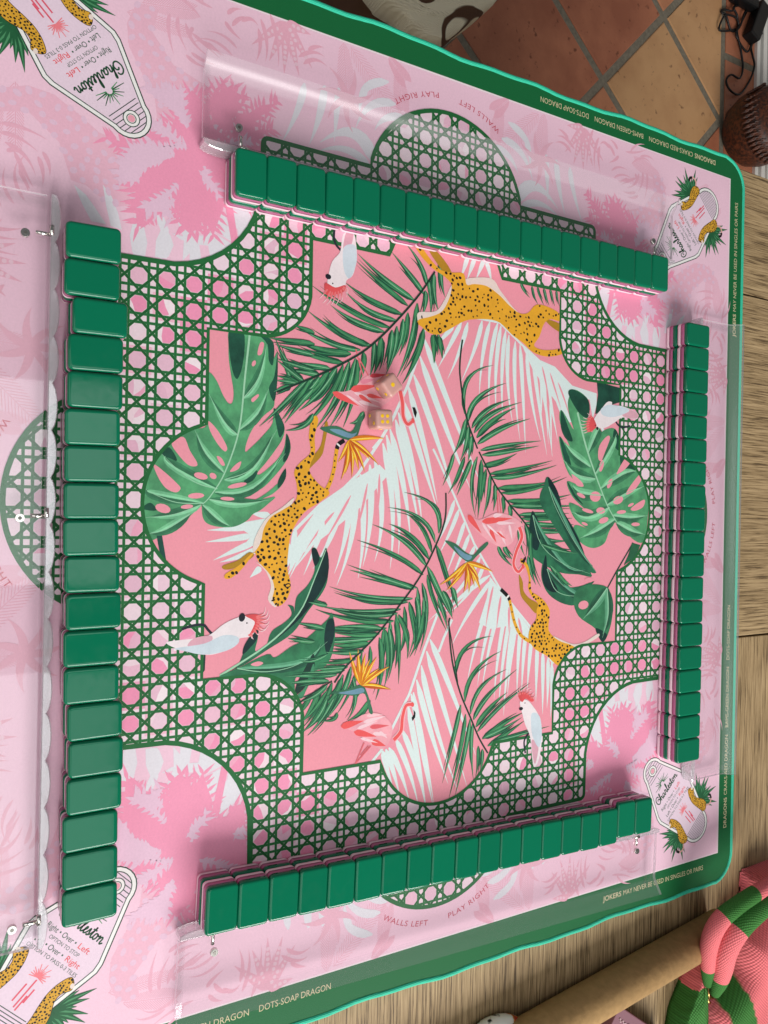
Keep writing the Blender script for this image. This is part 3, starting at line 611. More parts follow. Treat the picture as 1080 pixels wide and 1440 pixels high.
leafshape(R1, [(370, 1205), (330, 1260), (250, 1325), (150, 1395), (60, 1440), (36, 1430), (10, 1360), (2, 1250), (8, 1100), (30, 1020), (70, 950), (115, 885), (180, 822), (260, 768), (330, 735), (405, 712), (413, 560), (416, 480), (422, 378), (470, 430), (510, 520), (545, 572), (570, 565), (577, 500), (562, 400), (548, 300), (545, 200), (548, 118), (620, 118), (700, 126), (770, 140), (815, 170), (835, 225), (833, 285), (853, 250), (857, 330), (852, 430), (838, 540), (828, 600), (770, 650), (700, 730), (660, 820), (652, 880), (690, 850), (760, 780), (822, 700), (832, 605), (872, 655), (900, 730), (885, 800), (840, 870), (780, 950), (728, 1012), (745, 1022), (800, 980), (860, 920), (898, 850), (912, 765), (937, 830), (932, 890), (895, 960), (830, 1040), (755, 1112), (655, 1160), (650, 1178), (705, 1185), (785, 1140), (850, 1085), (895, 1035), (906, 980), (905, 1045), (875, 1100), (820, 1148), (760, 1178), (840, 1165), (800, 1205), (745, 1250), (702, 1272), (665, 1312), (600, 1347), (540, 1357), (470, 1352), (410, 1332), (382, 1292)],
          [((185, 822), (260, 785), (300, 870), (345, 945), (340, 970), (290, 962), (230, 900)), ((72, 958), (150, 1015), (215, 1075), (242, 1110), (212, 1136), (150, 1110), (100, 1040)), ((418, 685), (470, 735), (520, 815), (537, 860), (520, 876), (480, 835), (430, 750)), ((470, 908), (500, 918), (522, 962), (498, 962)), ((555, 1000), (590, 960), (625, 940), (610, 985), (570, 1005)), ((745, 190), (770, 195), (755, 260), (728, 262)), ((690, 545), (730, 515), (735, 530), (700, 565))],
          [(370, 1032, 45, 21, 0.25), (447, 1032, 24, 18, 0.6), (600, 1092, 62, 15, -0.2), (340, 1157, 52, 18, -0.05), (538, 1176, 45, 12, 0.05), (130, 1237, 50, 28, 0.3), (282, 1226, 40, 14, -0.1), (705, 320, 12, 20, 0.4)],
          ((680, 128), (650, 400), (612, 740), (522, 1010), (430, 1160), (380, 1210)),
          [((600, 770), (520, 690), (418, 510)), ((515, 1010), (400, 890), (332, 740)), ((475, 1112), (340, 1075), (200, 970), (120, 890)), ((385, 1205), (220, 1200), (80, 1150), (15, 1110)), ((370, 1215), (200, 1275), (20, 1295)), ((640, 540), (735, 410), (790, 200)), ((615, 740), (730, 640), (800, 480)), ((520, 1055), (700, 980), (850, 740)), ((460, 1135), (700, 1110), (905, 890)), ((425, 1180), (620, 1205), (800, 1185)), ((382, 1216), (480, 1310), (560, 1352)), ((300, 1275), (150, 1370), (30, 1400))], PW,
          dark=[((548, 118), (640, 118), (640, 300), (600, 420), (562, 330)), ((740, 140), (815, 170), (835, 225), (825, 330), (800, 300), (790, 200)), ((855, 250), (855, 420), (835, 560), (800, 480), (835, 400)), ((832, 605), (872, 655), (900, 730), (870, 790), (850, 720)), ((912, 765), (937, 830), (920, 920), (890, 940), (905, 850)), ((730, 1000), (700, 1060), (640, 1080), (680, 1010)), ((905, 985), (905, 1050), (860, 1110), (860, 1060)), ((0, 1240), (50, 1200), (90, 1250)), ((115, 885), (170, 850), (220, 930), (180, 930))])
I.build()
I = Ink('printed_monstera_leaf', 0.00150)
I.poly(R4((355, 615), (500, 655), (505, 745), (440, 765), (370, 815), (345, 820), (362, 700)), (26, 72, 58), 0.5)
leafshape(Q6, [(440, 765), (505, 832), (545, 850), (562, 820), (572, 740), (575, 665), (562, 600), (540, 550), (500, 512), (455, 482), (449, 400), (430, 368), (395, 372), (345, 395), (318, 330), (322, 250), (262, 204), (236, 250), (240, 310), (258, 372), (208, 290), (203, 350), (255, 475), (200, 400), (210, 480), (240, 562), (292, 612), (232, 590), (250, 650), (300, 702), (335, 726), (243, 680), (258, 740), (300, 780), (345, 800), (270, 775), (262, 800), (290, 850), (340, 872), (388, 852), (410, 800)],
          [((440, 558), (462, 515), (482, 490), (502, 502), (480, 535), (452, 556)), ((480, 640), (505, 600), (540, 560), (545, 582), (520, 622), (490, 645)), ((362, 490), (368, 440), (400, 400), (412, 410), (390, 470), (375, 505)), ((250, 560), (290, 590), (300, 612), (270, 606)), ((500, 705), (545, 672), (560, 672), (550, 700), (515, 715))],
          [(350, 655, 23, 22, 0), (373, 714, 19, 14, 0), (446, 670, 23, 16, -0.5), (460, 720, 20, 8, -0.1), (385, 755, 22, 12, -0.4), (411, 600, 9, 22, 0.4), (376, 525, 9, 26, 0.2), (500, 690, 14, 6, -0.5), (318, 715, 25, 8, 0.3), (305, 770, 14, 6, 0.4), (520, 772, 18, 8, 0), (290, 650, 20, 8, 0.5)],
          ((275, 300), (310, 440), (350, 560), (400, 690), (440, 762)),
          [((320, 470), (360, 380), (375, 360)), ((350, 560), (420, 440), (440, 390)), ((375, 620), (470, 560), (530, 545)), ((400, 690), (480, 640), (560, 610)), ((425, 735), (500, 745), (570, 735)), ((330, 530), (260, 480), (215, 420)), ((350, 580), (270, 560), (215, 500)), ((380, 650), (290, 640), (245, 600)), ((410, 700), (320, 740), (250, 720)), ((435, 750), (360, 800), (285, 830)), ((440, 765), (500, 800), (560, 815))], PQ,
          dark=[((236, 220), (262, 204), (322, 250), (320, 320), (280, 300)), ((208, 290), (235, 360), (255, 420), (225, 410), (205, 360)), ((200, 400), (235, 470), (250, 540), (220, 500)), ((455, 482), (500, 512), (520, 540), (470, 560)), ((232, 590), (270, 650), (300, 690), (255, 650)), ((243, 680), (262, 740), (300, 770), (260, 740)), ((430, 370), (449, 400), (450, 460), (425, 430))])
I.build()
I = Ink('printed_broad_leaf', 0.00160)
BLC = ((44, 108, 78), (16, 46, 46))
leafshape(R5, [(1075, 228), (1085, 400), (1052, 505), (960, 625), (860, 765), (700, 872), (560, 962), (395, 1037), (500, 985), (545, 900), (562, 830), (640, 728), (640, 800), (625, 882), (690, 850), (715, 780), (742, 742), (800, 705), (852, 655), (845, 610), (830, 588), (868, 600), (872, 640), (885, 540), (950, 470), (990, 400), (1000, 340), (980, 238), (1010, 232), (1040, 290)], [], [], ((400, 1035), (700, 840), (900, 640), (1000, 420), (1070, 240)), [], PW, BLC,
          dark=[((1075, 240), (1085, 400), (1000, 560), (880, 700), (760, 800), (900, 640), (1010, 400)), ((545, 900), (562, 830), (640, 728), (636, 800), (600, 850)), ((980, 240), (1010, 236), (1030, 300), (1000, 340))], n=4)
leafshape(R5, [(395, 1042), (520, 985), (700, 900), (750, 920), (850, 852), (940, 805), (1080, 680), (1110, 640), (1130, 760), (1110, 900), (1060, 980), (960, 1020), (880, 1050), (870, 1140), (800, 1085), (720, 1052), (560, 1040)], [((595, 965), (640, 945), (675, 955), (640, 975))], [], None, [((510, 990), (700, 1010), (900, 960), (1080, 820))], PW, ((52, 122, 84), (16, 50, 50)),
          dark=[((1080, 690), (1120, 680), (1125, 780), (1080, 900), (1060, 800))], n=4)
I.poly(spline(R5((990, 895), (1000, 960), (990, 1010), (940, 1105), (880, 1155), (885, 1090), (940, 985)), 4, True), (22, 54, 46), 0.2)
I.poly(spline(R5((990, 960), (995, 1030), (950, 1120), (920, 1180), (890, 1160), (940, 1105)), 4, True), (60, 126, 92), 0.6)
I.poly(R5((300, 900), (310, 905), (305, 1000), (285, 1030)), (26, 60, 50)); I.poly(R5((0, 150), (35, 150), (65, 330), (20, 260)), (30, 76, 66), 0.3)
I.build()
I = Ink('printed_broad_leaf', 0.00160)
leafshape(R6, [(670, 352), (695, 420), (725, 472), (790, 545), (850, 585), (960, 650), (1045, 765), (960, 755), (850, 745), (740, 695), (660, 632), (640, 540), (650, 430)], [], [], None, [((670, 380), (720, 560), (850, 680), (1030, 750))], PW, ((44, 110, 78), (18, 52, 50)), dark=[((670, 355), (720, 470), (700, 600), (655, 560), (650, 440))], n=4)
leafshape(R6, [(752, 625), (768, 735), (850, 830), (960, 832), (1060, 800), (940, 905), (930, 950), (850, 935), (770, 880), (730, 800), (725, 720)], [], [(1025, 790, 28, 16, 0), (870, 790, 10, 4, 0)], None, [((760, 720), (820, 860), (960, 890), (1080, 830))], PW, BLC, dark=[((752, 630), (768, 740), (830, 860), (760, 850), (728, 760))], n=4)
leafshape(R6, [(765, 138), (825, 225), (860, 350), (950, 500), (1000, 640), (1072, 742), (1000, 722), (900, 592), (800, 442), (730, 335), (714, 262), (740, 190)], [], [], None, [((770, 200), (820, 340), (940, 560), (1070, 740))], PW, BLC, dark=[((765, 138), (825, 225), (850, 330), (800, 300)), ((860, 360), (950, 510), (1000, 640), (960, 620))], n=4)
leafshape(Q6, [(402, 1038), (340, 1025), (280, 1042), (258, 1090), (280, 1160), (350, 1212), (378, 1268), (402, 1240), (422, 1160), (414, 1080)], [], [(300, 1112, 22, 18, -0.4)], None, [((400, 1040), (350, 1110), (300, 1170)), ((400, 1045), (405, 1150), (380, 1250))], PQ, ((56, 122, 84), (20, 56, 50)), dark=[((350, 1212), (378, 1268), (400, 1240), (380, 1220))], n=4)
I.stroke(Q6((402, 1040), (440, 970), (510, 850)), 8 * PQ, (36, 70, 60))
I.poly(Q6((505, 850), (540, 860), (520, 910), (470, 945), (490, 900)), (40, 96, 66), 0.4)
I.build()

# animals
GOLD = (232, 168, 44); OCH = (176, 132, 34); CREAM = (232, 214, 204); BLK = (18, 18, 20)
def spots(poly, n, r, seed, avoid=()):
    r_ = random.Random(seed); xs = [p[0] for p in poly]; ys = [p[1] for p in poly]; got = []
    for k in range(n * 60):
        p = (r_.uniform(min(xs), max(xs)), r_.uniform(min(ys), max(ys)))
        if inside(p, poly) and all(math.dist(p, q) > r * 2.3 for q in got):
            e_ = [(p[0] + r * 0.8 * math.cos(t), p[1] + r * 0.8 * math.sin(t)) for t in (0, 1.57, 3.14, 4.71)]
            if all(inside(q, poly) for q in e_): got.append(p)
        if len(got) >= n: break
    for p in got:
        q = r * r_.choice((0.62, 0.8, 1.0, 1.12)); I.ell(p, q * 1.12, q * 0.88, r_.uniform(0, 3), BLK, 8, False)
    I.z += I.DZ
def leopard(z0, T_, body, far, cream, tail, tipn, k, seed, head, nsp=130):
    global I
    I = Ink('printed_leopard', z0)
    for f_ in far: I.poly(spline(T_(*f_), 4, True), OCH)
    for c_ in cream: I.poly(spline(T_(*c_), 4, True), CREAM)
    if tail:
        tl = spline(T_(*tail), 6); I.stroke(tl, 26 * k * (3.0 / 4.5 if k == PQ else 1), GOLD)
        kk = len(tl) - tipn; I.stroke(tl[kk:], 28 * k * (3.0 / 4.5 if k == PQ else 1), BLK)
        I.stroke(tl[kk + 2:kk + 4], 30 * k * (3.0 / 4.5 if k == PQ else 1), (240, 236, 230))
    bd = spline(T_(*body), 4, True); I.poly(bd, GOLD, 0.10)
    spots(bd, nsp, 0.0034, seed)
    if tail:
        for i in range(1, kk - 1, 3): I.ell((tl[i][0] + rnd.uniform(-.001, .001), tl[i][1] + rnd.uniform(-.001, .001)), 0.0024, 0.0018, rnd.random() * 3, BLK, 8, False)
        I.z += I.DZ
    for h in head:
        I.ell(T_((h[0], h[1]))[0], h[2] * k, h[3] * k, h[4], h[5])
    I.build()
leopard(0.00170, Q5, [(250, 314), (262, 335), (247, 400), (248, 470), (228, 520), (230, 560), (270, 608), (310, 640), (265, 680), (200, 725), (150, 805), (136, 880), (132, 960), (146, 1030), (128, 1090), (92, 1118), (68, 1090), (76, 1040), (58, 985), (10, 930), (-10, 890), (-60, 935), (-95, 960), (-130, 982), (-132, 1000), (-105, 998), (-60, 960), (-15, 900), (18, 850), (32, 790), (62, 742), (110, 712), (166, 672), (172, 612), (160, 552), (185, 512), (228, 470), (222, 400), (232, 335)],
        [[(290, 345), (303, 352), (288, 440), (276, 482), (240, 522), (214, 545), (228, 500), (272, 440)], [(-30, 890), (-80, 925), (-138, 945), (-140, 960), (-110, 962), (-60, 940), (-10, 905)]],
        [[(160, 660), (110, 700), (50, 740), (20, 780), (-5, 830), (-15, 880), (0, 890), (30, 820), (70, 760), (130, 720)], [(0, 930), (40, 970), (62, 1030), (50, 1090), (85, 1120), (80, 1040), (70, 980)]],
        [(280, 655), (310, 600), (328, 540), (335, 490), (345, 440), (372, 418)], 9, PQ, 1, [(133, 1030, 10, 14, 0.2, BLK), (134, 1030, 5, 9, 0.2, GOLD), (92, 1112, 7, 4, 0, BLK), (72, 1092, 4, 9, 0.3, BLK)])
leopard(0.00170, R3, [(120, 605), (150, 632), (200, 670), (262, 676), (330, 640), (420, 592), (500, 580), (590, 585), (650, 610), (720, 680), (790, 732), (840, 782), (900, 810), (960, 817), (1032, 802), (1028, 770), (960, 776), (900, 772), (858, 745), (892, 690), (920, 612), (960, 580), (1018, 592), (1018, 545), (940, 500), (870, 490), (820, 540), (765, 542), (700, 492), (640, 430), (560, 372), (480, 358), (432, 362), (412, 292), (340, 285), (270, 270), (205, 205), (150, 132), (108, 120), (150, 190), (220, 262), (292, 312), (338, 372), (312, 470), (270, 535), (200, 565), (135, 580)],
        [[(195, 150), (245, 155), (330, 270), (345, 360), (285, 285)], [(930, 580), (1022, 612), (1024, 662), (960, 622)]],
        [[(425, 325), (585, 322), (645, 400), (720, 500), (765, 545), (700, 505), (560, 385), (440, 370)], [(335, 365), (290, 460), (235, 530), (130, 536), (120, 580), (140, 600), (210, 575), (285, 525), (325, 440)]],
        None, 0, PW, 2, [(262, 652, 20, 17, 0.3, BLK), (264, 650, 8, 9, 0.3, GOLD), (148, 567, 12, 6, 0.2, BLK), (175, 632, 14, 6, 0.4, BLK), (122, 607, 8, 5, 0, BLK)], 125)
leopard(0.00170, R6, [(600, 655), (640, 700), (655, 780), (662, 860), (692, 882), (742, 922), (776, 985), (770, 1070), (772, 1112), (802, 1150), (850, 1180), (910, 1200), (945, 1232), (880, 1275), (832, 1332), (760, 1272), (690, 1232), (655, 1190), (642, 1150), (655, 1090), (690, 1040), (694, 980), (702, 940), (660, 890), (640, 840), (645, 780), (620, 700), (592, 680)],
        [[(583, 758), (606, 800), (612, 860), (650, 908), (702, 942), (690, 1002), (640, 950), (600, 900), (588, 850)]], [[(800, 1145), (860, 1172), (930, 1196), (1000, 1180), (1080, 1130), (1085, 1150), (1000, 1200), (930, 1215), (850, 1195)]],
        [(660, 1185), (595, 1140), (555, 1060), (532, 960), (515, 900), (468, 850)], 9, PW, 3, [], 85)
RED = (238, 92, 92); PNK = (244, 170, 180); PALEP = (246, 208, 214)
def flamingo(T_, body, neck, beak, legs, streak, seed):
    global I
    I = Ink('printed_flamingo', 0.00172); r_ = random.Random(seed)
    for l in legs: I.stroke(T_(*l), 9 * PW, (226, 110, 118))
    I.stroke(spline(T_(*neck), 6), 42 * PW, (246, 188, 194), w1=34 * PW)
    I.poly(spline(T_(*body), 5, True), (242, 168, 178), 0.15)
    for a, b_, w, c in streak: I.blade(T_(a, b_), w * PW, c)
    I.stroke(spline(T_(*neck), 6), 27 * PW, RED, w1=19 * PW)
    h = T_(neck[-1])[0]; I.ell(h, 17 * PW, 13 * PW, 0.4, RED)
    I.poly(T_(*beak), BLK); I.build()
flamingo(R2, [(215, 1043), (290, 1038), (345, 1018), (400, 960), (460, 930), (540, 922), (605, 980), (622, 1030), (592, 1080), (540, 1122), (450, 1168), (370, 1132), (300, 1102)],
         [(640, 1035), (655, 1110), (660, 1195), (688, 1245), (722, 1222)], [(718, 1138), (735, 1140), (747, 1170), (738, 1205), (728, 1180)], [((405, 940), (360, 770)), ((440, 940), (382, 830))],
         [((215, 1043), (380, 1130), 40, RED), ((330, 1025), (500, 1000), 42, RED), ((350, 1045), (520, 1110), 22, PALEP), ((430, 1060), (530, 1080), 26, RED), ((380, 1060), (470, 1120), 26, RED), ((450, 940), (560, 930), 26, (214, 70, 82)), ((380, 1100), (520, 1140), 24, PALEP), ((300, 1060), (420, 1140), 14, PALEP), ((390, 980), (480, 960), 30, (236, 140, 160)), ((500, 1000), (600, 1060), 30, PALEP)], 1)
flamingo(R6, [(258, 378), (330, 408), (430, 368), (480, 368), (560, 398), (605, 442), (575, 472), (542, 550), (482, 582), (420, 562), (350, 512), (298, 462)],
         [(585, 455), (600, 520), (565, 610), (548, 690), (578, 738), (608, 705)], [(602, 668), (626, 640), (628, 655), (612, 690)], [((450, 375), (445, 225)), ((470, 375), (455, 240))],
         [((260, 380), (345, 495), 40, RED), ((350, 420), (540, 400), 44, RED), ((400, 470), (440, 555), 30, RED), ((350, 430), (420, 540), 20, PALEP), ((460, 480), (500, 570), 26, PALEP), ((440, 430), (560, 430), 24, PALEP), ((440, 490), (500, 530), 22, RED), ((520, 440), (540, 540), 22, PALEP), ((380, 440), (470, 520), 14, (252, 222, 226)), ((420, 385), (480, 375), 30, PALEP)], 2)
flamingo(R7, [(355, 727), (430, 690), (500, 650), (580, 640), (652, 680), (682, 742), (662, 822), (620, 868), (560, 852), (500, 802), (450, 762), (400, 745)],
         [(690, 812), (735, 755), (745, 670), (768, 595), (808, 588)], [(815, 620), (828, 640), (826, 668), (808, 692), (804, 672), (818, 652)], [((502, 830), (448, 962)), ((545, 850), (440, 972)), ((530, 850), (480, 910))],
         [((357, 727), (500, 690), 44, RED), ((440, 760), (580, 790), 40, RED), ((500, 700), (640, 660), 26, PALEP), ((460, 740), (590, 690), 22, PALEP), ((540, 730), (660, 720), 30, (228, 96, 104)), ((560, 770), (650, 780), 24, PALEP), ((550, 820), (640, 850), 40, RED), ((600, 760), (650, 800), 20, PALEP), ((520, 660), (620, 650), 20, (250, 200, 206)), ((480, 800), (590, 830), 18, PALEP)], 3)
def cockatoo(T_, body, wing, tail, crest, beak, leg, tend, eye):
    global I
    I = Ink('printed_cockatoo', 0.00192)
    I.stroke(spline(T_(*leg), 4), 15 * PW, (34, 40, 52))
    I.poly(spline(T_(*body), 5, True), (240, 228, 230), 0.06)
    I.poly(spline(T_(*tail), 4, True), (222, 168, 182), 0.1)
    I.poly(spline(T_(*wing), 5, True), (206, 218, 226), 0.10)
    for a, b_, c in tend: I.stroke(spline(T_(a, b_, c), 4), 9 * PW, (246, 214, 216), w1=2 * PW)
    I.poly(spline(T_(*crest), 4, True), (226, 84, 88), 0.2)
    for a, b_, c in tend: I.blade(T_(((a[0] * 1.3 - b_[0] * .3), (a[1] * 1.3 - b_[1] * .3)), b_), 12 * PW, (236, 120, 122))
    I.ell(T_(beak[:2])[0], beak[2] * PW, beak[3] * PW, beak[4], (28, 30, 40)); I.ell(T_(eye)[0], 5 * PW, 5 * PW, 0, BLK)
    I.build()
cockatoo(R2, [(222, 200), (262, 150), (282, 40), (345, 40), (362, 110), (366, 200), (342, 300), (302, 335), (290, 372), (232, 392), (182, 362), (190, 290), (205, 230)], [(282, 130), (350, 110), (367, 180), (360, 240), (338, 302), (312, 322), (284, 262)],
         [(300, 30), (345, 30), (325, 130), (280, 140)], [(165, 350), (230, 380), (292, 365), (285, 405), (230, 425), (172, 425)], (186, 312, 17, 20, 0), [(225, 10), (222, 70), (235, 110), (265, 145)],
         [((175, 400), (150, 430), (130, 450)), ((195, 415), (170, 460), (150, 480)), ((210, 420), (200, 460), (175, 490)), ((230, 420), (220, 465), (205, 490)), ((250, 415), (250, 460), (235, 490)), ((268, 405), (275, 450), (260, 475)), ((280, 390), (300, 410), (300, 420)), ((285, 380), (310, 395), (300, 440))], (214, 355))
cockatoo(R4, [(378, 795), (420, 745), (450, 745), (455, 765), (520, 772), (612, 815), (602, 855), (520, 842), (470, 872), (405, 908), (352, 902), (332, 870), (350, 830)], [(380, 790), (430, 762), (520, 775), (560, 800), (500, 830), (440, 840), (390, 825)], [(520, 780), (612, 815), (602, 850), (520, 835)], [(325, 835), (345, 870), (350, 905), (300, 935), (290, 880), (310, 840)],
         (358, 911, 13, 13, 0), [(470, 860), (490, 890), (520, 905), (565, 895)], [((310, 850), (285, 850), (268, 842)), ((305, 865), (275, 868), (255, 860)), ((300, 880), (270, 888), (252, 884)), ((298, 895), (270, 908), (255, 905)), ((300, 910), (275, 925), (258, 925)), ((305, 925), (285, 938), (270, 940)), ((320, 840), (305, 825), (295, 815))], (345, 893))
cockatoo(R5, [(60, 828), (130, 812), (240, 800), (330, 780), (420, 712), (500, 672), (570, 658), (635, 700), (602, 782), (520, 802), (460, 862), (380, 896), (300, 902), (150, 872)], [(120, 862), (300, 832), (420, 780), (510, 788), (516, 830), (440, 878), (300, 902), (180, 880)], [(235, 800), (345, 782), (335, 825), (200, 852)], [(560, 655), (640, 648), (655, 690), (632, 745), (585, 782), (610, 730), (618, 690)],
         (540, 667, 26, 20, -0.2), [(160, 742), (230, 718), (295, 714), (325, 745), (350, 772)], [((640, 660), (680, 640), (688, 600)), ((645, 670), (695, 655), (705, 622)), ((648, 685), (700, 680), (716, 645)), ((645, 700), (695, 712), (712, 690)), ((640, 720), (680, 745), (708, 715)), ((632, 735), (660, 755), (690, 745)), ((620, 750), (640, 775), (645, 770)), ((600, 770), (605, 795), (612, 805)), ((585, 778), (600, 790), (600, 800))], (571, 702))
cockatoo(R8, [(678, 662), (720, 648), (762, 690), (800, 755), (816, 850), (812, 950), (792, 1042), (766, 1072), (754, 1000), (742, 880), (710, 802), (694, 740)], [(752, 735), (802, 752), (817, 860), (802, 945), (775, 920), (752, 850)], [(752, 900), (795, 940), (775, 1052), (758, 1000)], [(668, 620), (705, 598), (765, 645), (750, 660), (715, 640), (690, 662)],
         (685, 704, 13, 19, 0), [(742, 850), (715, 885), (704, 920), (712, 985)], [((680, 610), (675, 580), (690, 562)), ((695, 605), (700, 580), (722, 562)), ((710, 605), (722, 580), (745, 570)), ((725, 612), (740, 590), (755, 585)), ((740, 622), (758, 610), (768, 600)), ((750, 635), (770, 628), (775, 620)), ((672, 615), (665, 600), (660, 590))], (710, 668))
def paradise(T_, green, blue, base, tips, k):
    global I
    I = Ink('printed_bird_of_paradise', 0.00188)
    I.poly(spline(T_(*green), 4, True), (58, 112, 84), 0.25); I.poly(spline(T_(*blue), 4, True), (112, 150, 170), 0.2)
    for i, tp in enumerate(tips):
        m = ((base[0] + tp[0]) / 2 + (tp[1] - base[1]) * 0.08, (base[1] + tp[1]) / 2 - (tp[0] - base[0]) * 0.08)
        P = T_(base, m, tp); w = 34 * PW
        I.blade(P, w, (196, 92, 28) if i % 2 else (214, 120, 24), 0.1, pk=0.7); I.blade(P, w * 0.8, (246, 190, 40), side=1 if i % 2 else -1, pk=0.75); I.blade(P, w * 0.3, (252, 226, 110), side=1 if i % 2 else -1, pk=0.8)
    I.build()
paradise(Q5, [(268, 368), (340, 358), (398, 382), (430, 330), (452, 312), (440, 360), (425, 402), (398, 418), (350, 405)], [(310, 372), (350, 372), (400, 390), (425, 385), (400, 408), (352, 395)], (395, 415), [(345, 510), (357, 585), (375, 560), (402, 573), (432, 545), (457, 550), (480, 500), (515, 520), (540, 410)], PQ)
paradise(R6, [(115, 542), (180, 560), (240, 610), (290, 632), (330, 590), (378, 550), (384, 570), (312, 642), (272, 678), (220, 652), (160, 592)], [(170, 575), (240, 622), (285, 640), (262, 665), (215, 640)], (255, 680), [(80, 822), (122, 858), (160, 800), (232, 872), (265, 872), (300, 830), (340, 862), (330, 790), (417, 738)], PW)
paradise(R7, [(295, 512), (400, 490), (480, 463), (512, 490), (558, 632), (534, 636), (508, 522), (440, 532), (370, 526)], [(340, 515), (420, 498), (490, 482), (500, 510), (430, 524)], (492, 468), [(410, 255), (440, 330), (465, 238), (490, 330), (512, 265), (540, 300), (582, 288), (600, 360), (662, 348), (672, 494)], PW)

# --- cane webbing band
GRN = (32, 104, 54); LG = (58, 130, 76)
I = Ink('printed_cane_ground', 0.00180)
PU, PV, U0, V0 = 0.0526, 0.05235, -0.3208, -0.6446
V_ = OUTER + INNER
TT = tessellate_polygon([[Vector((a, b_, 0)) for a, b_ in OUTER], [Vector((a, b_, 0)) for a, b_ in INNER]])
I.tris(V_, TT, (238, 212, 222)); I.z += 4e-6
def in_ring(p): return inside(p, OUTER) and not inside(p, INNER)
r_ = random.Random(5); z1 = I.z
for i in range(-12, 25):
    for j in range(-6, 32):
        c = (U0 + PU * i, V0 + PV * j)
        q = [(c[0] + a * PU * .5, c[1] + b_ * PV * .5) for a, b_ in ((-1, -1), (1, -1), (1, 1), (-1, 1))]
        if not in_ring(c): continue
        cornr = max(0.0, 1 - math.dist((abs(c[0]), abs(c[1])), (0.50, 0.60)) / 0.30)
        cornr = max(cornr, 1 - math.dist((abs(c[0]), abs(c[1])), (0.62, 0.48)) / 0.26)
        I.z = z1
        base = r_.choice([(238, 214, 222), (232, 196, 210), (240, 222, 228)])
        if r_.random() < cornr * 0.9: base = r_.choice([(240, 156, 186), (236, 168, 192), (242, 186, 204)])
        if all(in_ring(p) for p in q): I.poly(q, base, 0, True)
        h = (1 if r_.random() < 0.3 + cornr else 0)
        oc = [(c[0] + PU * .31 * math.cos(math.pi / 8 + math.pi / 4 * k), c[1] + PV * .31 * math.sin(math.pi / 8 + math.pi / 4 * k)) for k in range(8)]
        if not all(in_ring(p) for p in oc): continue
        I.z = z1 + 8e-6
        I.poly(oc, (240, 150, 182) if r_.random() < cornr * 1.25 else r_.choice([(236, 188, 206), (234, 200, 214), (238, 216, 224), (230, 186, 204)]))
        for w in range(r_.choice((0, 1, 1, 2))):
            k = r_.randrange(8); m = r_.randrange(2, 5)
            a, b_ = oc[k], oc[(k + m) % 8]; mid = ((a[0] + b_[0]) / 2 + r_.uniform(-.004, .004), (a[1] + b_[1]) / 2 + r_.uniform(-.004, .004))
            I.poly([a] + [oc[(k + t) % 8] for t in range(1, m)] + [b_, mid], r_.choice([(242, 226, 230), (238, 168, 192), (240, 214, 222), (230, 180, 200)]))
I.build()
I = Ink('printed_cane_webbing', 0.00184)
def clipline(p, d, lim=1.4):
    ts = []
    for poly in (OUTER, INNER):
        for i in range(len(poly)):
            a, b_ = poly[i - 1], poly[i]; e0, e1 = b_[0] - a[0], b_[1] - a[1]
            den = d[0] * e1 - d[1] * e0
            if abs(den) < 1e-12: continue
            w0, w1 = a[0] - p[0], a[1] - p[1]
            t = (w0 * e1 - w1 * e0) / den; s_ = (w0 * d[1] - w1 * d[0]) / den
            if 0 <= s_ < 1: ts.append(t)
    ts.sort(); out = []
    for t0, t1 in zip(ts, ts[1:]):
        m = (t0 + t1) / 2
        if t1 - t0 > 1e-4 and in_ring((p[0] + d[0] * m, p[1] + d[1] * m)): out.append((t0, t1))
    return out
def strands(lines, w, col, edge=None):
    for p, d in lines:
        nn = (-d[1], d[0])
        for t0, t1 in clipline(p, d):
            a = (p[0] + d[0] * t0, p[1] + d[1] * t0); b_ = (p[0] + d[0] * t1, p[1] + d[1] * t1)
            I.stroke([a, b_], w, col, up=False)
            if edge:
                zz = I.z; I.z += 1.5e-6
                for s_ in (-1, 1):
                    o = s_ * w * 0.46; I.stroke([(a[0] + nn[0] * o, a[1] + nn[1] * o), (b_[0] + nn[0] * o, b_[1] + nn[1] * o)], w * 0.12, edge, up=False)
                I.z = zz
    I.z += 4e-6
WS = 0.102
strands([((U0 + PU * (i + .5) + s * PU * .152, 0), (0, 1)) for i in range(-13, 25) for s in (-1, 1)], WS * PU, GRN, LG)
strands([((0, V0 + PV * (j + .5) + s * PV * .152), (1, 0)) for j in range(-7, 32) for s in (-1, 1)], WS * PV, GRN, LG)
q2 = math.hypot(PU, PV)
strands([((U0 + PU * (i + .5), V0), (PU / q2, PV / q2)) for i in range(-50, 50)], WS * PU, (26, 92, 46), LG)
strands([((U0 + PU * (i + .5), V0), (PU / q2, -PV / q2)) for i in range(-50, 60)], WS * PU, (26, 92, 46), LG)
I.ring(OUTER, 0.0095, GRN); I.ring(INNER, 0.0074, GRN)
I.build()

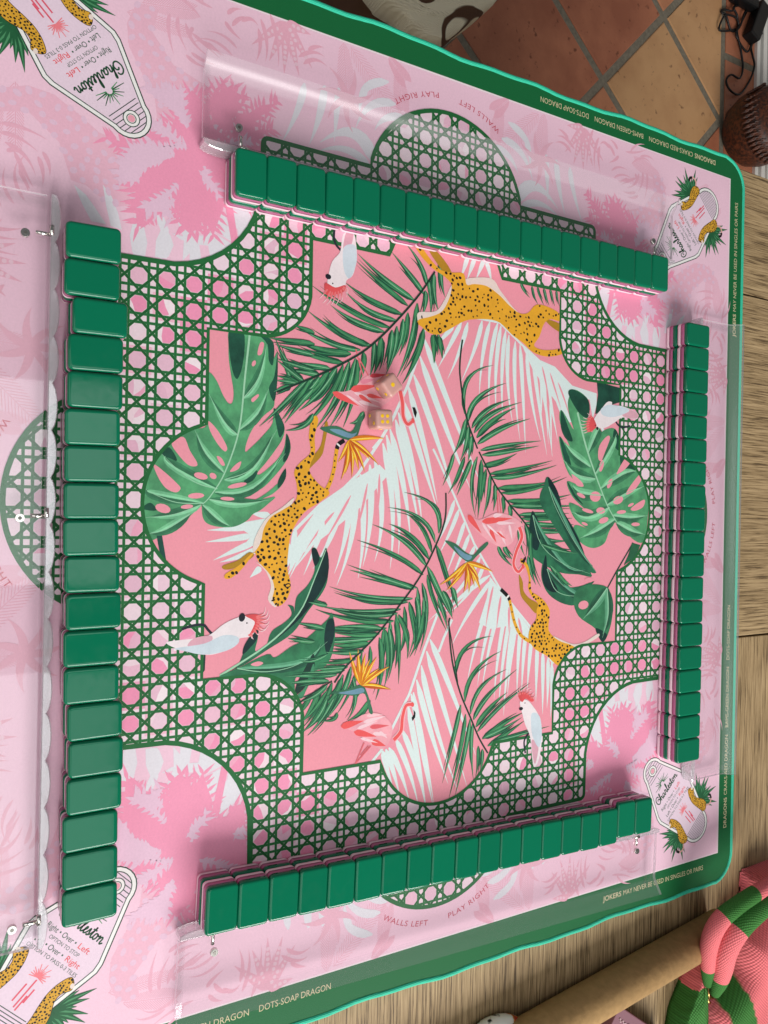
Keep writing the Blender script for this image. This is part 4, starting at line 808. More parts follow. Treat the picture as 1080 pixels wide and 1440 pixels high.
# --- lettering
_tc = {}
def letters(txt, bold=0.0, space=1.0):
    key = (txt, bold, space)
    if key in _tc: return _tc[key]
    cu = bpy.data.curves.new('t', 'FONT'); cu.body = txt; cu.size = 1.0; cu.offset = bold; cu.space_character = space; cu.resolution_u = 3
    ob = bpy.data.objects.new('t', cu); C.objects.link(ob)
    dg = bpy.context.evaluated_depsgraph_get(); me = bpy.data.meshes.new_from_object(ob.evaluated_get(dg))
    V = [(v.co.x, v.co.y) for v in me.vertices]; F = [tuple(p.vertices) for p in me.polygons]
    bpy.data.objects.remove(ob); bpy.data.curves.remove(cu); bpy.data.meshes.remove(me)
    _tc[key] = (V, F); return V, F
def write(txt, frame, x0, x1, y, cap, col, bold=0.0, space=1.0, arc=None):
    """text in a local frame: starts at x0, stretched to end at x1 (None = natural), cap height cap"""
    V, F = letters(txt, bold, space)
    xs = [p[0] for p in V]; k = cap / 0.70; lo, hi = min(xs), max(xs)
    kx = k if x1 is None else (x1 - x0) / (hi - lo)
    P = []
    for a, b_ in V:
        lx, ly = x0 + (a - lo) * kx, y + b_ * k
        if arc:                     # arc = (cx, cy, radius): wrap baseline below a circle, letters pointing to the centre
            t = (lx) / arc[2]; rr = arc[2] - (b_ * k)
            lx, ly = arc[0] + rr * math.sin(t), arc[1] - rr * math.cos(t)
        P.append(frame(lx, ly))
    if arc: I.z = 0.00036
    I.tris(P, F, col); I.z += I.DZ
# side frames: x reading direction, y towards the mat's centre, origin at the mat centre shifted to the side
def side_frame(q):
    return [lambda x, y: (-y, x), lambda x, y: (-x, -y), lambda x, y: (y, -x), lambda x, y: (x, y)][q]
CRM = (214, 200, 160); TXR = (206, 84, 104)
_write = write
def write(*a, **k):
    global I
    I = Ink('printed_rules_text', 0.00006); _write(*a, **k); I.build()
for q in range(4):
    f_ = side_frame(q)
    write('DRAGONS', f_, -0.932, -0.842, -1.0375, 0.0135, CRM, 0.012)
    write('CRAKS-RED DRAGON', f_, -0.834, -0.655, -1.0375, 0.0135, CRM, -0.002)
    write('BAMS-GREEN DRAGON', f_, -0.632, -0.452, -1.0375, 0.0135, CRM, -0.002)
    write('DOTS-SOAP DRAGON', f_, -0.430, -0.268, -1.0375, 0.0135, CRM, -0.002)
    write('JOKERS', f_, 0.535, 0.603, -1.0375, 0.0135, CRM, 0.012)
    write('MAY NEVER BE USED IN SINGLES OR PAIRS', f_, 0.611, 0.936, -1.0375, 0.0135, CRM, -0.002)
    write('WALLS LEFT', f_, -0.152, -0.022, 0, 0.0125, TXR, 0, 1.1, (0, -0.704, 0.258))
    write('PLAY RIGHT', f_, 0.036, 0.166, 0, 0.0125, TXR, 0, 1.1, (0, -0.704, 0.258))

write = _write
# --- the four badges
CHA = [[(1.35, 1.55), (1.2, 1.95), (.75, 2.05), (.25, 1.6), (.1, .8), (.4, .1), (.9, .05), (1.25, .5), (1.2, 1.1), (.85, 1.25), (.65, .95)],
       [(1.25, .3), (1.6, 1.0), (2.0, 1.9), (1.95, 2.2), (1.78, 1.9), (1.68, 1.0), (1.64, 0)], [(1.66, .4), (1.95, .98), (2.2, .9), (2.18, .3), (2.35, .0), (2.6, .4)],
       [(3.2, .85), (2.9, 1.0), (2.6, .6), (2.65, .1), (2.9, .05), (3.2, .55)], [(3.25, .95), (3.2, .3), (3.35, 0), (3.6, .4), (3.75, 1.0), (3.82, 1.15), (3.92, .95), (4.12, .95), (4.05, .3), (4.2, 0), (4.45, .4), (4.85, 1.5), (4.88, 2.2), (4.72, 2.1), (4.6, 1.0), (4.65, .1), (4.85, 0), (5.1, .3), (5.45, .8), (5.35, 1.05), (5.2, .8), (5.2, .2), (5.4, 0), (5.75, .4), (6.0, 1.1), (6.1, .6), (6.15, .2), (5.95, 0), (5.8, .15)],
       [(6.15, .1), (6.4, .4), (6.7, 1.2), (6.75, 1.8), (6.66, .8), (6.66, .15), (6.85, 0), (7.1, .3)], [(6.35, 1.25), (7.05, 1.3)],
       [(7.5, .98), (7.2, .9), (7.1, .3), (7.35, 0), (7.6, .3), (7.62, .8), (7.5, .98), (7.75, .8), (7.95, .85), (8.08, 1.0), (8.1, .5), (8.1, 0)], [(8.12, .5), (8.4, .98), (8.62, .85), (8.6, .2), (8.75, 0), (9.05, .35)]]
def badge(su, sv):
    global I
    q = 2 ** -.5; up = (-su * q, -sv * q); rt = (-sv * q, su * q)
    fr = lambda x, y: (su * .8 + rt[0] * x + up[0] * y, sv * .8 + rt[1] * x + up[1] * y)
    FR = lambda P: [fr(*p) for p in P]
    I = Ink('printed_badge', 0.00044)
    DG = (34, 62, 50)
    # leaf fans first
    for s in (1, -1):
        for k in range(13):
            a = math.radians(-68 + k * 11.0); ln = 0.082 * (0.82 + 0.22 * math.sin(k * 1.9))
            ca, sa = math.cos(a), math.sin(a)
            b0 = (s * 0.058, -0.102); e_ = (b0[0] + s * (ca * ln * 0.95), b0[1] + sa * ln + 0.004)
            I.blade(FR([b0, ((b0[0] + e_[0]) / 2, (b0[1] + e_[1]) / 2 + 0.003), e_]), 0.0125, (30, 92, 56), 0.2, pk=0.62)
            I.blade(FR([b0, ((b0[0] + e_[0]) / 2, (b0[1] + e_[1]) / 2 + 0.003), e_]), 0.0035, (74, 142, 96), pk=0.62)
    def outline(g):
        P = []
        for k in range(13): t = math.pi * k / 12; P.append(((0.040 - g) * math.cos(t) * (1), 0.114 + (0.040 - g) * math.sin(t)))
        L_ = [(-0.083 + g, 0.004), (-0.085 + g, -0.012), (-0.081 + g, -0.028)]
        for a in L_: P.append(a)
        for k in range(13): t = math.pi + math.pi * k / 12; P.append(((0.051 - g) * math.cos(t), -0.139 + (0.051 - g) * math.sin(t)))
        for a in reversed(L_): P.append((-a[0], a[1]))
        return P
    I.poly(FR(outline(0)), (238, 236, 232)); I.poly(FR(outline(0.009)), (232, 208, 222))
    I.ring(FR(outline(0)), 0.0022, DG); I.ring(FR(outline(0.0088)), 0.0018, DG)
    for k in range(6):
        y = 0.138 - k * 0.0085; w = [0.020, 0.027, 0.030, 0.031, 0.032, 0.033][k]
        I.stroke(FR([(-w, y), (w, y)]), 0.0016, DG, up=False)
    for k in range(8):
        y = -0.133 - k * 0.0058; w = [0.040, 0.041, 0.041, 0.040, 0.038, 0.035, 0.031, 0.025][k]
        I.stroke(FR([(-w, y), (w, y)]), 0.0015, DG, up=False)
    I.z += I.DZ
    I.ell(fr(0, 0.119), 0.0155, 0.0155, 0, (238, 236, 232), 20); 
    I.ring(FR([(0.0150 * math.cos(t), 0.119 + 0.0150 * math.sin(t)) for t in (k * math.pi / 12 for k in range(24))]), 0.0018, DG)
    I.ring(FR([(0.0085 * math.cos(t), 0.119 + 0.0085 * math.sin(t)) for t in (k * math.pi / 10 for k in range(20))]), 0.0016, DG); I.ell(fr(0, 0.119), 0.0068, 0.0068, 0, (236, 160, 176), 14)
    for k in range(13):
        a = math.radians(-8 + k * 16.3); r0, r1 = 0.006, 0.024 + 0.006 * math.sin(k * 2.4)
        I.stroke(FR([(r0 * math.cos(a), 0.062 + r0 * math.sin(a)), (r1 * 1.15 * math.cos(a), 0.060 + r1 * math.sin(a))]), 0.0026, (30, 84, 52) if k % 2 else (70, 140, 90), w1=0.0012)
    for st in CHA:
        I.stroke(FR([(-0.053 + p[0] * 0.0118, 0.028 + p[1] * 0.0112) for p in spline(st, 5)]), 0.0030, (26, 74, 48))
    TG = (40, 84, 62); TR = (230, 90, 96)
    write('Right \u2022 Over \u2022', fr, -0.054, 0.014, 0.003, 0.0100, TG, 0.004); write('Left', fr, 0.021, 0.046, 0.003, 0.0100, TR, 0.006)
    write('OPTION TO STOP', fr, -0.036, 0.034, -0.0095, 0.0070, TG)
    write('Left \u2022 Over \u2022', fr, -0.054, 0.010, -0.0245, 0.0100, TG, 0.004); write('Right', fr, 0.018, 0.050, -0.0245, 0.0100, TR, 0.006)
    write('OPTION TO PASS 0-3 TILES', fr, -0.060, 0.057, -0.0375, 0.0070, TG)
    for k in range(15):
        a = math.radians(-20 + k * 15.6); r1 = 0.017 + 0.005 * math.sin(k * 2.9)
        I.stroke(FR([(0, -0.068), (r1 * math.cos(a), -0.066 + r1 * math.sin(a))]), 0.0024, (238, 128, 136), w1=0.0014)
    for x, y0, y1 in ((0.002, -0.072, -0.125), (-0.008, -0.085, -0.118), (0.011, -0.086, -0.112), (0.008, -0.100, -0.128)):
        I.stroke(FR([(x, y0), (x, y1)]), 0.0030, (226, 92, 112))
    for s in (1, -1):               # the two cats climbing the rim
        bd = spline(FR([(s * x, y) for x, y in ((0.050, -0.040), (0.062, -0.044), (0.068, -0.056), (0.058, -0.068), (0.056, -0.082), (0.062, -0.095), (0.070, -0.110), (0.072, -0.128), (0.060, -0.142), (0.046, -0.138), (0.042, -0.120), (0.038, -0.100), (0.036, -0.080), (0.040, -0.058))]), 4, True)
        I.stroke(spline(FR([(s * 0.064, -0.132), (s * 0.078, -0.146), (s * 0.094, -0.140), (s * 0.096, -0.126)]), 5), 0.0052, (222, 170, 160)); I.stroke(spline(FR([(s * 0.094, -0.140), (s * 0.098, -0.130), (s * 0.094, -0.122)]), 4), 0.0068, BLK)
        I.poly(bd, (214, 160, 48)); I.ring(bd, 0.0012, (60, 44, 20))
        spots(bd, 70, 0.0019, 11)
        I.ell(fr(s * 0.064, -0.050), 0.005, 0.004, 0, CREAM)
        I.ell(fr(s * 0.056, -0.042), 0.0025, 0.002, 0, BLK)
    I.build()
for su, sv in SYM4: badge(su, sv)
# ------------------------------------------------------------------ mahjong tiles
TW, TL, TH = 0.0223, 0.0325, 0.0130
def rrect(w, l, r, n=4):
    P = []
    for cx, cy, a0 in ((w / 2 - r, l / 2 - r, 0), (-w / 2 + r, l / 2 - r, 90), (-w / 2 + r, -l / 2 + r, 180), (w / 2 - r, -l / 2 + r, 270)):
        for k in range(n + 1):
            a = math.radians(a0 + 90 * k / n); P.append((cx + r * math.cos(a), cy + r * math.sin(a)))
    return P
def layer(name, prof, cap0, cap1):
    """prof: list of (z, inset)"""
    v = []; f = []; m = None
    for z, ins in prof:
        R = rrect(TW - 2 * ins, TL - 2 * ins, max(0.0032 - ins, 0.0008)); m = len(R)
        v += [(x, y, z) for x, y in R]
    for i in range(len(prof) - 1):
        for k in range(m): f.append((i * m + k, i * m + (k + 1) % m, (i + 1) * m + (k + 1) % m, (i + 1) * m + k))
    if cap0: f.append(tuple(reversed(range(m))))
    if cap1: f.append(tuple((len(prof) - 1) * m + k for k in range(m)))
    me = mesh(name, v, f, True)
    return me
br = 0.0019
face = layer('pale_face', [(br * (1 - math.cos(t)) , br * (1 - math.sin(t))) for t in (k * math.pi / 8 for k in range(5))] + [(0.0043, 0), (0.0043, 0.002)], True, False)
core = layer('mauve_core', [(0.0043, 0.002), (0.0043, 0.00004), (0.0088, 0.00004), (0.0088, 0.002)], False, False)
b2 = 0.0021
back = layer('green_back', [(0.0088, 0.002), (0.0088, 0)] + [(TH - b2 + b2 * math.sin(t), b2 * (1 - math.cos(t))) for t in (k * math.pi / 10 for k in range(6))] + [(TH, b2 + 0.0005)], False, True)
ORD = 'first second third fourth fifth sixth seventh eighth ninth tenth eleventh twelfth thirteenth fourteenth fifteenth sixteenth seventeenth eighteenth nineteenth'.split()
for me, m in ((face, M_PALE), (core, M_MAUVE), (back, M_GREEN)): me.materials.append(m)
def tile(x, y, z, rz, label):
    t = thing('mahjong_tile', label, 'tile', (x, y, z), rz, 'green backed tiles stacked in four walls')
    for nme, me in (('face', face), ('core', core), ('back', back)):
        o = bpy.data.objects.new(nme, me); C.objects.link(o); o.parent = t
ZB_ = 0.0002
def wall(p0, p1, along, jit, side, cnt, rev, outward):
    """p0,p1: centre of first and last upper tile; jit: list of offsets (outward, metres) per tile"""
    d = Vector(p1) - Vector(p0); ang = math.atan2(d.y, d.x)
    nn = Vector(outward)
    for i in range(19):
        c = Vector(p0) + d * i / 18
        for lev in (0, 1):
            o = jit[i] * (1.0 if lev else 0.75) + rnd.uniform(-0.0003, 0.0003)
            q = c + nn * o + d.normalized() * rnd.uniform(-0.0001, 0.0001)
            k = 18 - i if rev else i
            tile(q.x, q.y, ZB_ + lev * (TH + 0.0001), ang + rnd.uniform(-0.008, 0.008) * (1 if lev else .7), '%s %s green tile from the %s, wall beside %s' % (ORD[k], ('lower', 'upper')[lev], cnt, side))
def halfin(a, b_):      # ends of a run of 19 tiles -> centres of first and last
    a, b_ = Vector(a), Vector(b_); d = (b_ - a) / 19; return a + d / 2, b_ - d / 2
a, b_ = halfin((-0.171, -0.2795), (0.2615, -0.2735))
wall(a, b_, 0, [0, 0.0008, -0.0040, -0.0012, -0.0012, 0.0002, 0.0008, 0.0010, 0.0010, 0.0002, -0.0004, 0.0006, 0.0003, -0.0014, -0.0022, -0.0015, 0.0008, 0.0006, 0.0008], 'the rack mirroring the windows', 'badge end', True, (0, -1))
a, b_ = halfin((-0.1865, 0.2775), (0.2405, 0.2745))
wall(a, b_, 0, [0] * 19, 'the bare table boards', 'badge end', True, (0, 1))
a, b_ = halfin((-0.2255, -0.1905), (-0.2265, 0.2335))
wall(a, b_, 0, [0] * 19, 'the terracotta floor', 'badge end', True, (-1, 0))
a, b_ = halfin((0.2730, -0.2015), (0.2865, 0.2250))
wall(a, b_, 0, [0] * 17 + [-0.0040, -0.0040], 'the cardboard tube', 'badge end', True, (1, 0))

# ------------------------------------------------------------------ dice
M_DIE, nt, b = newmat('frosted_pink_resin')
b.inputs['Base Color'].default_value = lin((216, 164, 154)) + (1,); b.inputs['Roughness'].default_value = 0.25
b.inputs['Transmission Weight'].default_value = 0.15; b.inputs['Subsurface Weight'].default_value = 0.2; b.inputs['Subsurface Radius'].default_value = (0.006, 0.004, 0.004); b.inputs['Subsurface Scale'].default_value = 0.5
b.inputs['Specular IOR Level'].default_value = 0.6
def die(p, rz, tops, label):
    s = 0.0150
    t = thing('die', label, 'die', p, rz, 'pair of dice')
    bm = bmesh.new(); bmesh.ops.create_cube(bm, size=s); bmesh.ops.bevel(bm, geom=bm.edges[:], offset=0.0030, segments=4, affect='EDGES', profile=0.6)
    bmesh.ops.translate(bm, vec=(0, 0, s / 2), verts=bm.verts)
    for f_ in bm.faces: f_.smooth = True
    me = bpy.data.meshes.new('body'); bm.to_mesh(me); bm.free(); link('body', me, M_DIE, t)
    def pip(c, nrm, r=0.0015):
        bm = bmesh.new(); bmesh.ops.create_cone(bm, cap_ends=True, segments=14, radius1=r, radius2=r * 0.9, depth=0.0003)
        me = bpy.data.meshes.new('pip'); bm.to_mesh(me); bm.free()
        o = link('pip', me, M_GOLD, t); o.location = c; o.rotation_euler = Vector(nrm).to_track_quat('Z', 'Y').to_euler()
    g = 0.0031
    if tops == 1: pip((0, 0, s), (0, 0, 1), 0.0018)
    else:
        for a in (-1, 1):
            for b_ in (-1, 1): pip((a * g * 0.72, b_ * g * 0.72, s), (0, 0, 1))
    for a in (-1, 1): pip((a * g, -s / 2, s / 2 + a * g), (0, -1, 0)); pip((-s / 2, a * g, s / 2 + a * g), (-1, 0, 0))
    pip((s / 2, 0, s / 2), (1, 0, 0)); pip((0, s / 2, s / 2), (0, 1, 0))
p = at(552, 541, 0.015); die((p.x, p.y, 0.0006), 0.72, 1, 'frosted pink die showing a single gold pip, resting on the flamingo')
p = at(541, 589, 0.015); die((p.x, p.y, 0.0006), 0.05, 4, 'frosted pink die showing four gold pips beside the flamingo')

# ------------------------------------------------------------------ acrylic racks
RACKL = 0.466
def extrude(prof, x0, x1, name):
    """closed profile of (d, z) extruded along x"""
    n = len(prof); v = [(x0, d, z) for d, z in prof] + [(x1, d, z) for d, z in prof]
    f = [(i, (i + 1) % n, (i + 1) % n + n, i + n) for i in range(n)] + [tuple(reversed(range(n))), tuple(range(n, 2 * n))]
    me = mesh(name, v, f); bm = bmesh.new(); bm.from_mesh(me); bmesh.ops.recalc_face_normals(bm, faces=bm.faces[:]); bm.to_mesh(me); bm.free()
    return me
def offset_profile(line, t):
    out = []; n = len(line)
    for s in (1, -1):
        side = []
        for i in range(n):
            a = line[max(i - 1, 0)]; b_ = line[min(i + 1, n - 1)]; dx, dz = b_[0] - a[0], b_[1] - a[1]; l = math.hypot(dx, dz)
            side.append((line[i][0] - dz / l * t / 2 * s, line[i][1] + dx / l * t / 2 * s))
        out += side if s == 1 else side[::-1]
    return out
def cyl(r, h, seg=16, name='cyl', bev=0.0):
    bm = bmesh.new(); bmesh.ops.create_cone(bm, cap_ends=True, segments=seg, radius1=r, radius2=r * 0.92, depth=h)
    for f_ in bm.faces: f_.smooth = len(f_.verts) == 4
    me = bpy.data.meshes.new(name); bm.to_mesh(me); bm.free(); return me
def rack(loc, rz, label, pins, hinge_x, slide=0.0):
    """local x runs along the wall, local +y points away from the tiles; y=0 is the pusher's back"""
    t = thing('tile_rack', label, 'rack', loc, rz, 'clear acrylic racks round the mat')
    h = RACKL / 2
    line = spline([(0.0015, 0.0076), (0.018, 0.0076), (0.035, 0.0076), (0.0430, 0.0076), (0.0455, 0.0082), (0.0490, 0.0104), (0.0535, 0.0138), (0.0575, 0.0164)], 5)
    sh = link('sheet', extrude(offset_profile(line, 0.0030), -h, h, 'sheet'), M_ACR, t)
    sh.data.materials.append(M_EDGE); sh.data.materials.append(M_LIP)
    for p_ in sh.data.polygons:
        if p_.center.y > 0.0450: p_.material_index = 2
    for p_ in sh.data.polygons:
        if abs(p_.normal.x) > 0.9 or p_.index in (len(line) - 1, 2 * len(line) - 1): p_.material_index = 1
    # two runners that carry the sheet
    for sx in (-1, 1):
        x = sx * (h - 0.0035)
        link('runner', extrude([(0.002, 0.0006), (0.056, 0.0006), (0.056, 0.004), (0.045, 0.0055), (0.020, 0.0060), (0.002, 0.0060)], x - 0.0022, x + 0.0022, 'runner'), M_ACR, t)
    # scalloped pusher bar
    n = 16; v = []; f = []; zs = (0.0010, 0.0128); pts = []
    L_ = RACKL; per = L_ / n
    for i in range(n):
        for k in range(9):
            tt = k / 9; pts.append((-h + (i + tt) * per + slide, -0.0034 - 0.0030 * math.sin(math.pi * tt) ** 0.6))
    pts.append((h + slide, -0.0034)); m = len(pts)
    prof = [(x, y) for x, y in pts] + [(h + slide, -0.0006), (-h + slide, -0.0006)]; m = len(prof)
    v = [(x, y, zs[0]) for x, y in prof] + [(x, y, zs[1]) for x, y in prof]
    f = [tuple(range(m)), tuple(reversed(range(m, 2 * m)))] + [(i, (i + 1) % m, (i + 1) % m + m, i + m) for i in range(m)]
    me = mesh('pusher', v, f); bm = bmesh.new(); bm.from_mesh(me); bmesh.ops.recalc_face_normals(bm, faces=bm.faces[:]); bmesh.ops.bevel(bm, geom=[e for e in bm.edges if abs(e.verts[0].co.z - e.verts[1].co.z) < 1e-6 and e.verts[0].co.z > 0.01], offset=0.0006, segments=1, affect='EDGES'); bm.to_mesh(me); bm.free()
    pu = link('pusher', me, M_PUSH, t)
    for x in pins:
        sc = link('screw', cyl(0.0028, 0.0022, 18, 'screw'), M_METAL, t); sc.location = (x, 0.0135, 0.0098)
        so = link('socket', cyl(0.0013, 0.0006, 6, 'socket'), M_SOCK, sc); so.location = (0, 0, 0.0010)
        pn = link('hinge_pin', cyl(0.0013, 0.0085, 12, 'hinge_pin'), M_METAL, t); pn.location = (x + 0.0015, 0.0035, 0.0100); pn.rotation_euler = (math.pi / 2, 0, 0)
        kn = link('hinge_barrel', cyl(0.0015, 0.0060, 12, 'hinge_barrel'), M_METAL, t); kn.location = (x + 0.0035, -0.0012, 0.0122); kn.rotation_euler = (0, math.pi / 2, 0)
    return t
M_PUSH = acrylic('pusher_acrylic', (0.95, 0.92, 0.94), (0.9, 0.13), haze=0.24, solid=0.40)  # white haze lightens the bar as a painted sheen
M_LIP = acrylic('acrylic_lip', (0.985, 0.98, 0.985), (0.9, 0.028), haze=0.06, rough=0.20)  # white haze paints a faint highlight along the raised band
M_SOCK = plain('dark_socket', (120, 118, 112), 0.4, 0.8)
# near rack (player's own), far rack, and the two at the sides
rack((0.044, -0.3036, 0.0006), math.pi, 'clear acrylic rack with window reflections and three screws beside the nearest wall', [0.207, 0.033, -0.218], 0)
rack((0.0350, 0.3006, 0.0006), 0, 'clear acrylic rack along the wall by the bare table boards', [], 0)
rack((-0.2486, 0.0240, 0.0006), math.pi / 2, 'clear acrylic rack with exposed hinge bar along the terracotta floor side', [-0.208, 0.205], 0)
rack((0.3026, 0.0180, 0.0006), -math.pi / 2 - 0.0317, 'clear acrylic rack overlapping the green border beside the cardboard tube', [0.208, -0.205], 0)
# ------------------------------------------------------------------ table
def wood(name, along):
    m, nt, b = newmat(name); L = nt.links.new
    tc = nd(nt, 'ShaderNodeTexCoord'); mp_ = nd(nt, 'ShaderNodeMapping')
    mp_.inputs['Scale'].default_value = (7, 240, 1) if along == 'x' else (240, 7, 1)
    n1 = nd(nt, 'ShaderNodeTexNoise', Scale=2.6, Detail=6.0, Roughness=0.65, Distortion=0.35)
    mp2 = nd(nt, 'ShaderNodeMapping'); mp2.inputs['Scale'].default_value = (2.0, 40, 1) if along == 'x' else (40, 2.0, 1)
    n2 = nd(nt, 'ShaderNodeTexNoise', Scale=2.0, Detail=4.0, Distortion=0.8)
    rp = nd(nt, 'ShaderNodeValToRGB'); e = rp.color_ramp.elements
    e[0].position = 0.38; e[0].color = lin((90, 72, 50)) + (1,); e[1].position = 0.62; e[1].color = lin((184, 158, 120)) + (1,)
    k = e.new(0.47); k.color = lin((152, 128, 93)) + (1,)
    mx = nd(nt, 'ShaderNodeMix', data_type='RGBA', blend_type='MULTIPLY'); mx.inputs[0].default_value = 0.6
    rp2 = nd(nt, 'ShaderNodeValToRGB'); e2 = rp2.color_ramp.elements; e2[0].position = 0.3; e2[0].color = (0.62, 0.58, 0.52, 1); e2[1].position = 0.7; e2[1].color = (1.1, 1.08, 1.05, 1)
    bp = nd(nt, 'ShaderNodeBump', Strength=0.5, Distance=0.0008)
    L(tc.outputs['Object'], mp_.inputs[0]); L(mp_.outputs[0], n1.inputs[0]); L(tc.outputs['Object'], mp2.inputs[0]); L(mp2.outputs[0], n2.inputs[0])
    L(n1.outputs[0], rp.inputs[0]); L(n2.outputs[0], rp2.inputs[0]); L(rp.outputs[0], mx.inputs[6]); L(rp2.outputs[0], mx.inputs[7]); L(mx.outputs[2], b.inputs[0])
    L(n1.outputs[0], bp.inputs['Height']); L(bp.outputs[0], b.inputs['Normal']); b.inputs['Roughness'].default_value = 0.55; b.inputs['Specular IOR Level'].default_value = 0.3
    return m
M_WX = wood('oak_grain_lengthwise', 'x'); M_WY = wood('oak_grain_crosswise', 'y')
TZ = -THK - 0.0001
tab = thing('dining_table', 'light oak dining table with grooved grain under the play mat', 'table', (0, 0, -0.78))
def tp(name, me, m): o = link(name, me, m, tab); o.location = (0, 0, 0.78); return o
for u0, u1, m in ((-0.3715, -0.2402, M_WY), (-0.2382, 0.1292, M_WY), (0.1312, 0.74, M_WX)):
    tp('plank', box(u0, u1, -0.62, 0.90, TZ - 0.03, TZ, 0.0008, 'plank'), m)
tp('underframe', box(-0.30, 0.66, -0.55, 0.84, TZ - 0.09, TZ - 0.031, 0.0, 'underframe'), M_WX)
for x in (-0.27, 0.62):
    for y in (-0.52, 0.80): tp('leg', box(x - 0.03, x + 0.03, y - 0.03, y + 0.03, -0.78, TZ - 0.089, 0.002, 'leg'), M_WX)

# ------------------------------------------------------------------ floor of terracotta tiles with a straight border row
FZ = -0.78
gm = plain('grout', (142, 134, 118), 0.9, 0, 0.2, 0.5, 120, 0.3)
fl = link('floor', mesh('floor', [(-3.2, -2.5, FZ - 0.0005), (3, -2.5, FZ - 0.0005), (3, 2.6, FZ - 0.0005), (-3.2, 2.6, FZ - 0.0005)], [(0, 1, 2, 3)]), gm); fl['kind'] = 'structure'
def terracotta(i, c0, c1):
    m, nt, b = newmat('terracotta'); L = nt.links.new
    tc = nd(nt, 'ShaderNodeTexCoord'); n = nd(nt, 'ShaderNodeTexNoise', Scale=7.0, Detail=5.0, Roughness=0.6); rp = nd(nt, 'ShaderNodeValToRGB')
    oi = nd(nt, 'ShaderNodeObjectInfo'); av = nd(nt, 'ShaderNodeVectorMath', operation='ADD'); L(tc.outputs['Object'], av.inputs[0]); L(oi.outputs['Location'], av.inputs[1])
    e = rp.color_ramp.elements; e[0].position = 0.35; e[0].color = lin(c0) + (1,); e[1].position = 0.65; e[1].color = lin(c1) + (1,)
    n2 = nd(nt, 'ShaderNodeTexNoise', Scale=60.0, Detail=3.0); rp2 = nd(nt, 'ShaderNodeValToRGB'); e2 = rp2.color_ramp.elements
    e2[0].position = 0.26; e2[0].color = (0.45, 0.4, 0.38, 1); e2[1].position = 0.36; e2[1].color = (1, 1, 1, 1)
    mx = nd(nt, 'ShaderNodeMix', data_type='RGBA', blend_type='MULTIPLY'); mx.inputs[0].default_value = 1.0
    L(av.outputs[0], n.inputs[0]); L(av.outputs[0], n2.inputs[0]); L(n.outputs[0], rp.inputs[0]); L(n2.outputs[0], rp2.inputs[0]); L(rp.outputs[0], mx.inputs[6]); L(rp2.outputs[0], mx.inputs[7]); L(mx.outputs[2], b.inputs[0])
    bp = nd(nt, 'ShaderNodeBump', Strength=0.25, Distance=0.003); L(n.outputs[0], bp.inputs['Height']); L(bp.outputs[0], b.inputs['Normal'])
    b.inputs['Roughness'].default_value = 0.42; b.inputs['Specular IOR Level'].default_value = 0.35
    return m
TM = [terracotta(0, (170, 106, 76), (206, 140, 102)), terracotta(1, (164, 98, 72), (194, 124, 92)), terracotta(2, (192, 142, 98), (212, 164, 116))]
# grid from two grout crossings seen in the photograph
g0 = at(780 + 244 / 3.6, 410 / 3.6, FZ); g1 = at(780 + 550 / 3.6, 85 / 3.6, FZ)
e1 = Vector((g1.x - g0.x, g1.y - g0.y)); side = e1.length; e1.normalize(); e2 = Vector((e1.y, -e1.x))
VG = at(780 + 850 / 3.6, 300 / 3.6, FZ).y
def clip_half(P, lim):           # keep y < lim
    out = []
    for i in range(len(P)):
        a, b_ = P[i - 1], P[i]
        if (a[1] < lim) != (b_[1] < lim):
            t = (lim - a[1]) / (b_[1] - a[1]); out.append((a[0] + (b_[0] - a[0]) * t, lim))
        if b_[1] < lim: out.append(b_)
    return out
def slab(P, c, m):
    P = [(x - c[0], y - c[1]) for x, y in P]
    ar = sum(P[i - 1][0] * P[i][1] - P[i][0] * P[i - 1][1] for i in range(len(P)))
    if abs(ar) < 0.0006: return
    if ar < 0: P = P[::-1]
    n = len(P); k = 0.985
    v = [(x, y, -0.004) for x, y in P] + [(x, y, 0.0008) for x, y in P] + [(x * k, y * k, 0.0022) for x, y in P]
    f = [(i, (i + 1) % n, (i + 1) % n + n, i + n) for i in range(n)] + [(i + n, (i + 1) % n + n, (i + 1) % n + 2 * n, i + 2 * n) for i in range(n)] + [tuple(range(2 * n, 3 * n))]
    o = link('floor_tile', mesh('floor_tile', v, f), m, fl); o.location = (c[0], c[1], FZ)
gap = 0.019; r_ = random.Random(4)
for i in range(-4, 6):
    for j in range(-5, 6):
        q = [(i, j), (i + 1, j), (i + 1, j + 1), (i, j + 1)]
        cc = (g0.x + e1.x * side * (i + .5) + e2.x * side * (j + .5), g0.y + e1.y * side * (i + .5) + e2.y * side * (j + .5))
        if not (-2.0 < cc[0] < -0.35 and -0.6 < cc[1] < 1.7): continue
        h = (side - gap) / 2
        P = [(cc[0] + e1.x * a * h + e2.x * b_ * h, cc[1] + e1.y * a * h + e2.y * b_ * h) for a, b_ in ((-1, -1), (1, -1), (1, 1), (-1, 1))]
        P = clip_half(P, VG - gap / 2)
        if len(P) < 3: continue
        m = TM[2] if (i, j) in ((0, 0), (1, 0)) else TM[r_.randrange(2)]
        c = (sum(p[0] for p in P) / len(P), sum(p[1] for p in P) / len(P)); slab(P, c, m)
VB = at(780 + 1010 / 3.6, 200 / 3.6, FZ).y
x = -2.1
while x < -0.2:
    P = [(x + gap / 2, VG + gap / 2), (x + 0.30 - gap / 2, VG + gap / 2), (x + 0.30 - gap / 2, VB), (x + gap / 2, VB)]
    slab(P, (x + 0.15, (VG + VB) / 2), TM[1]); x += 0.30
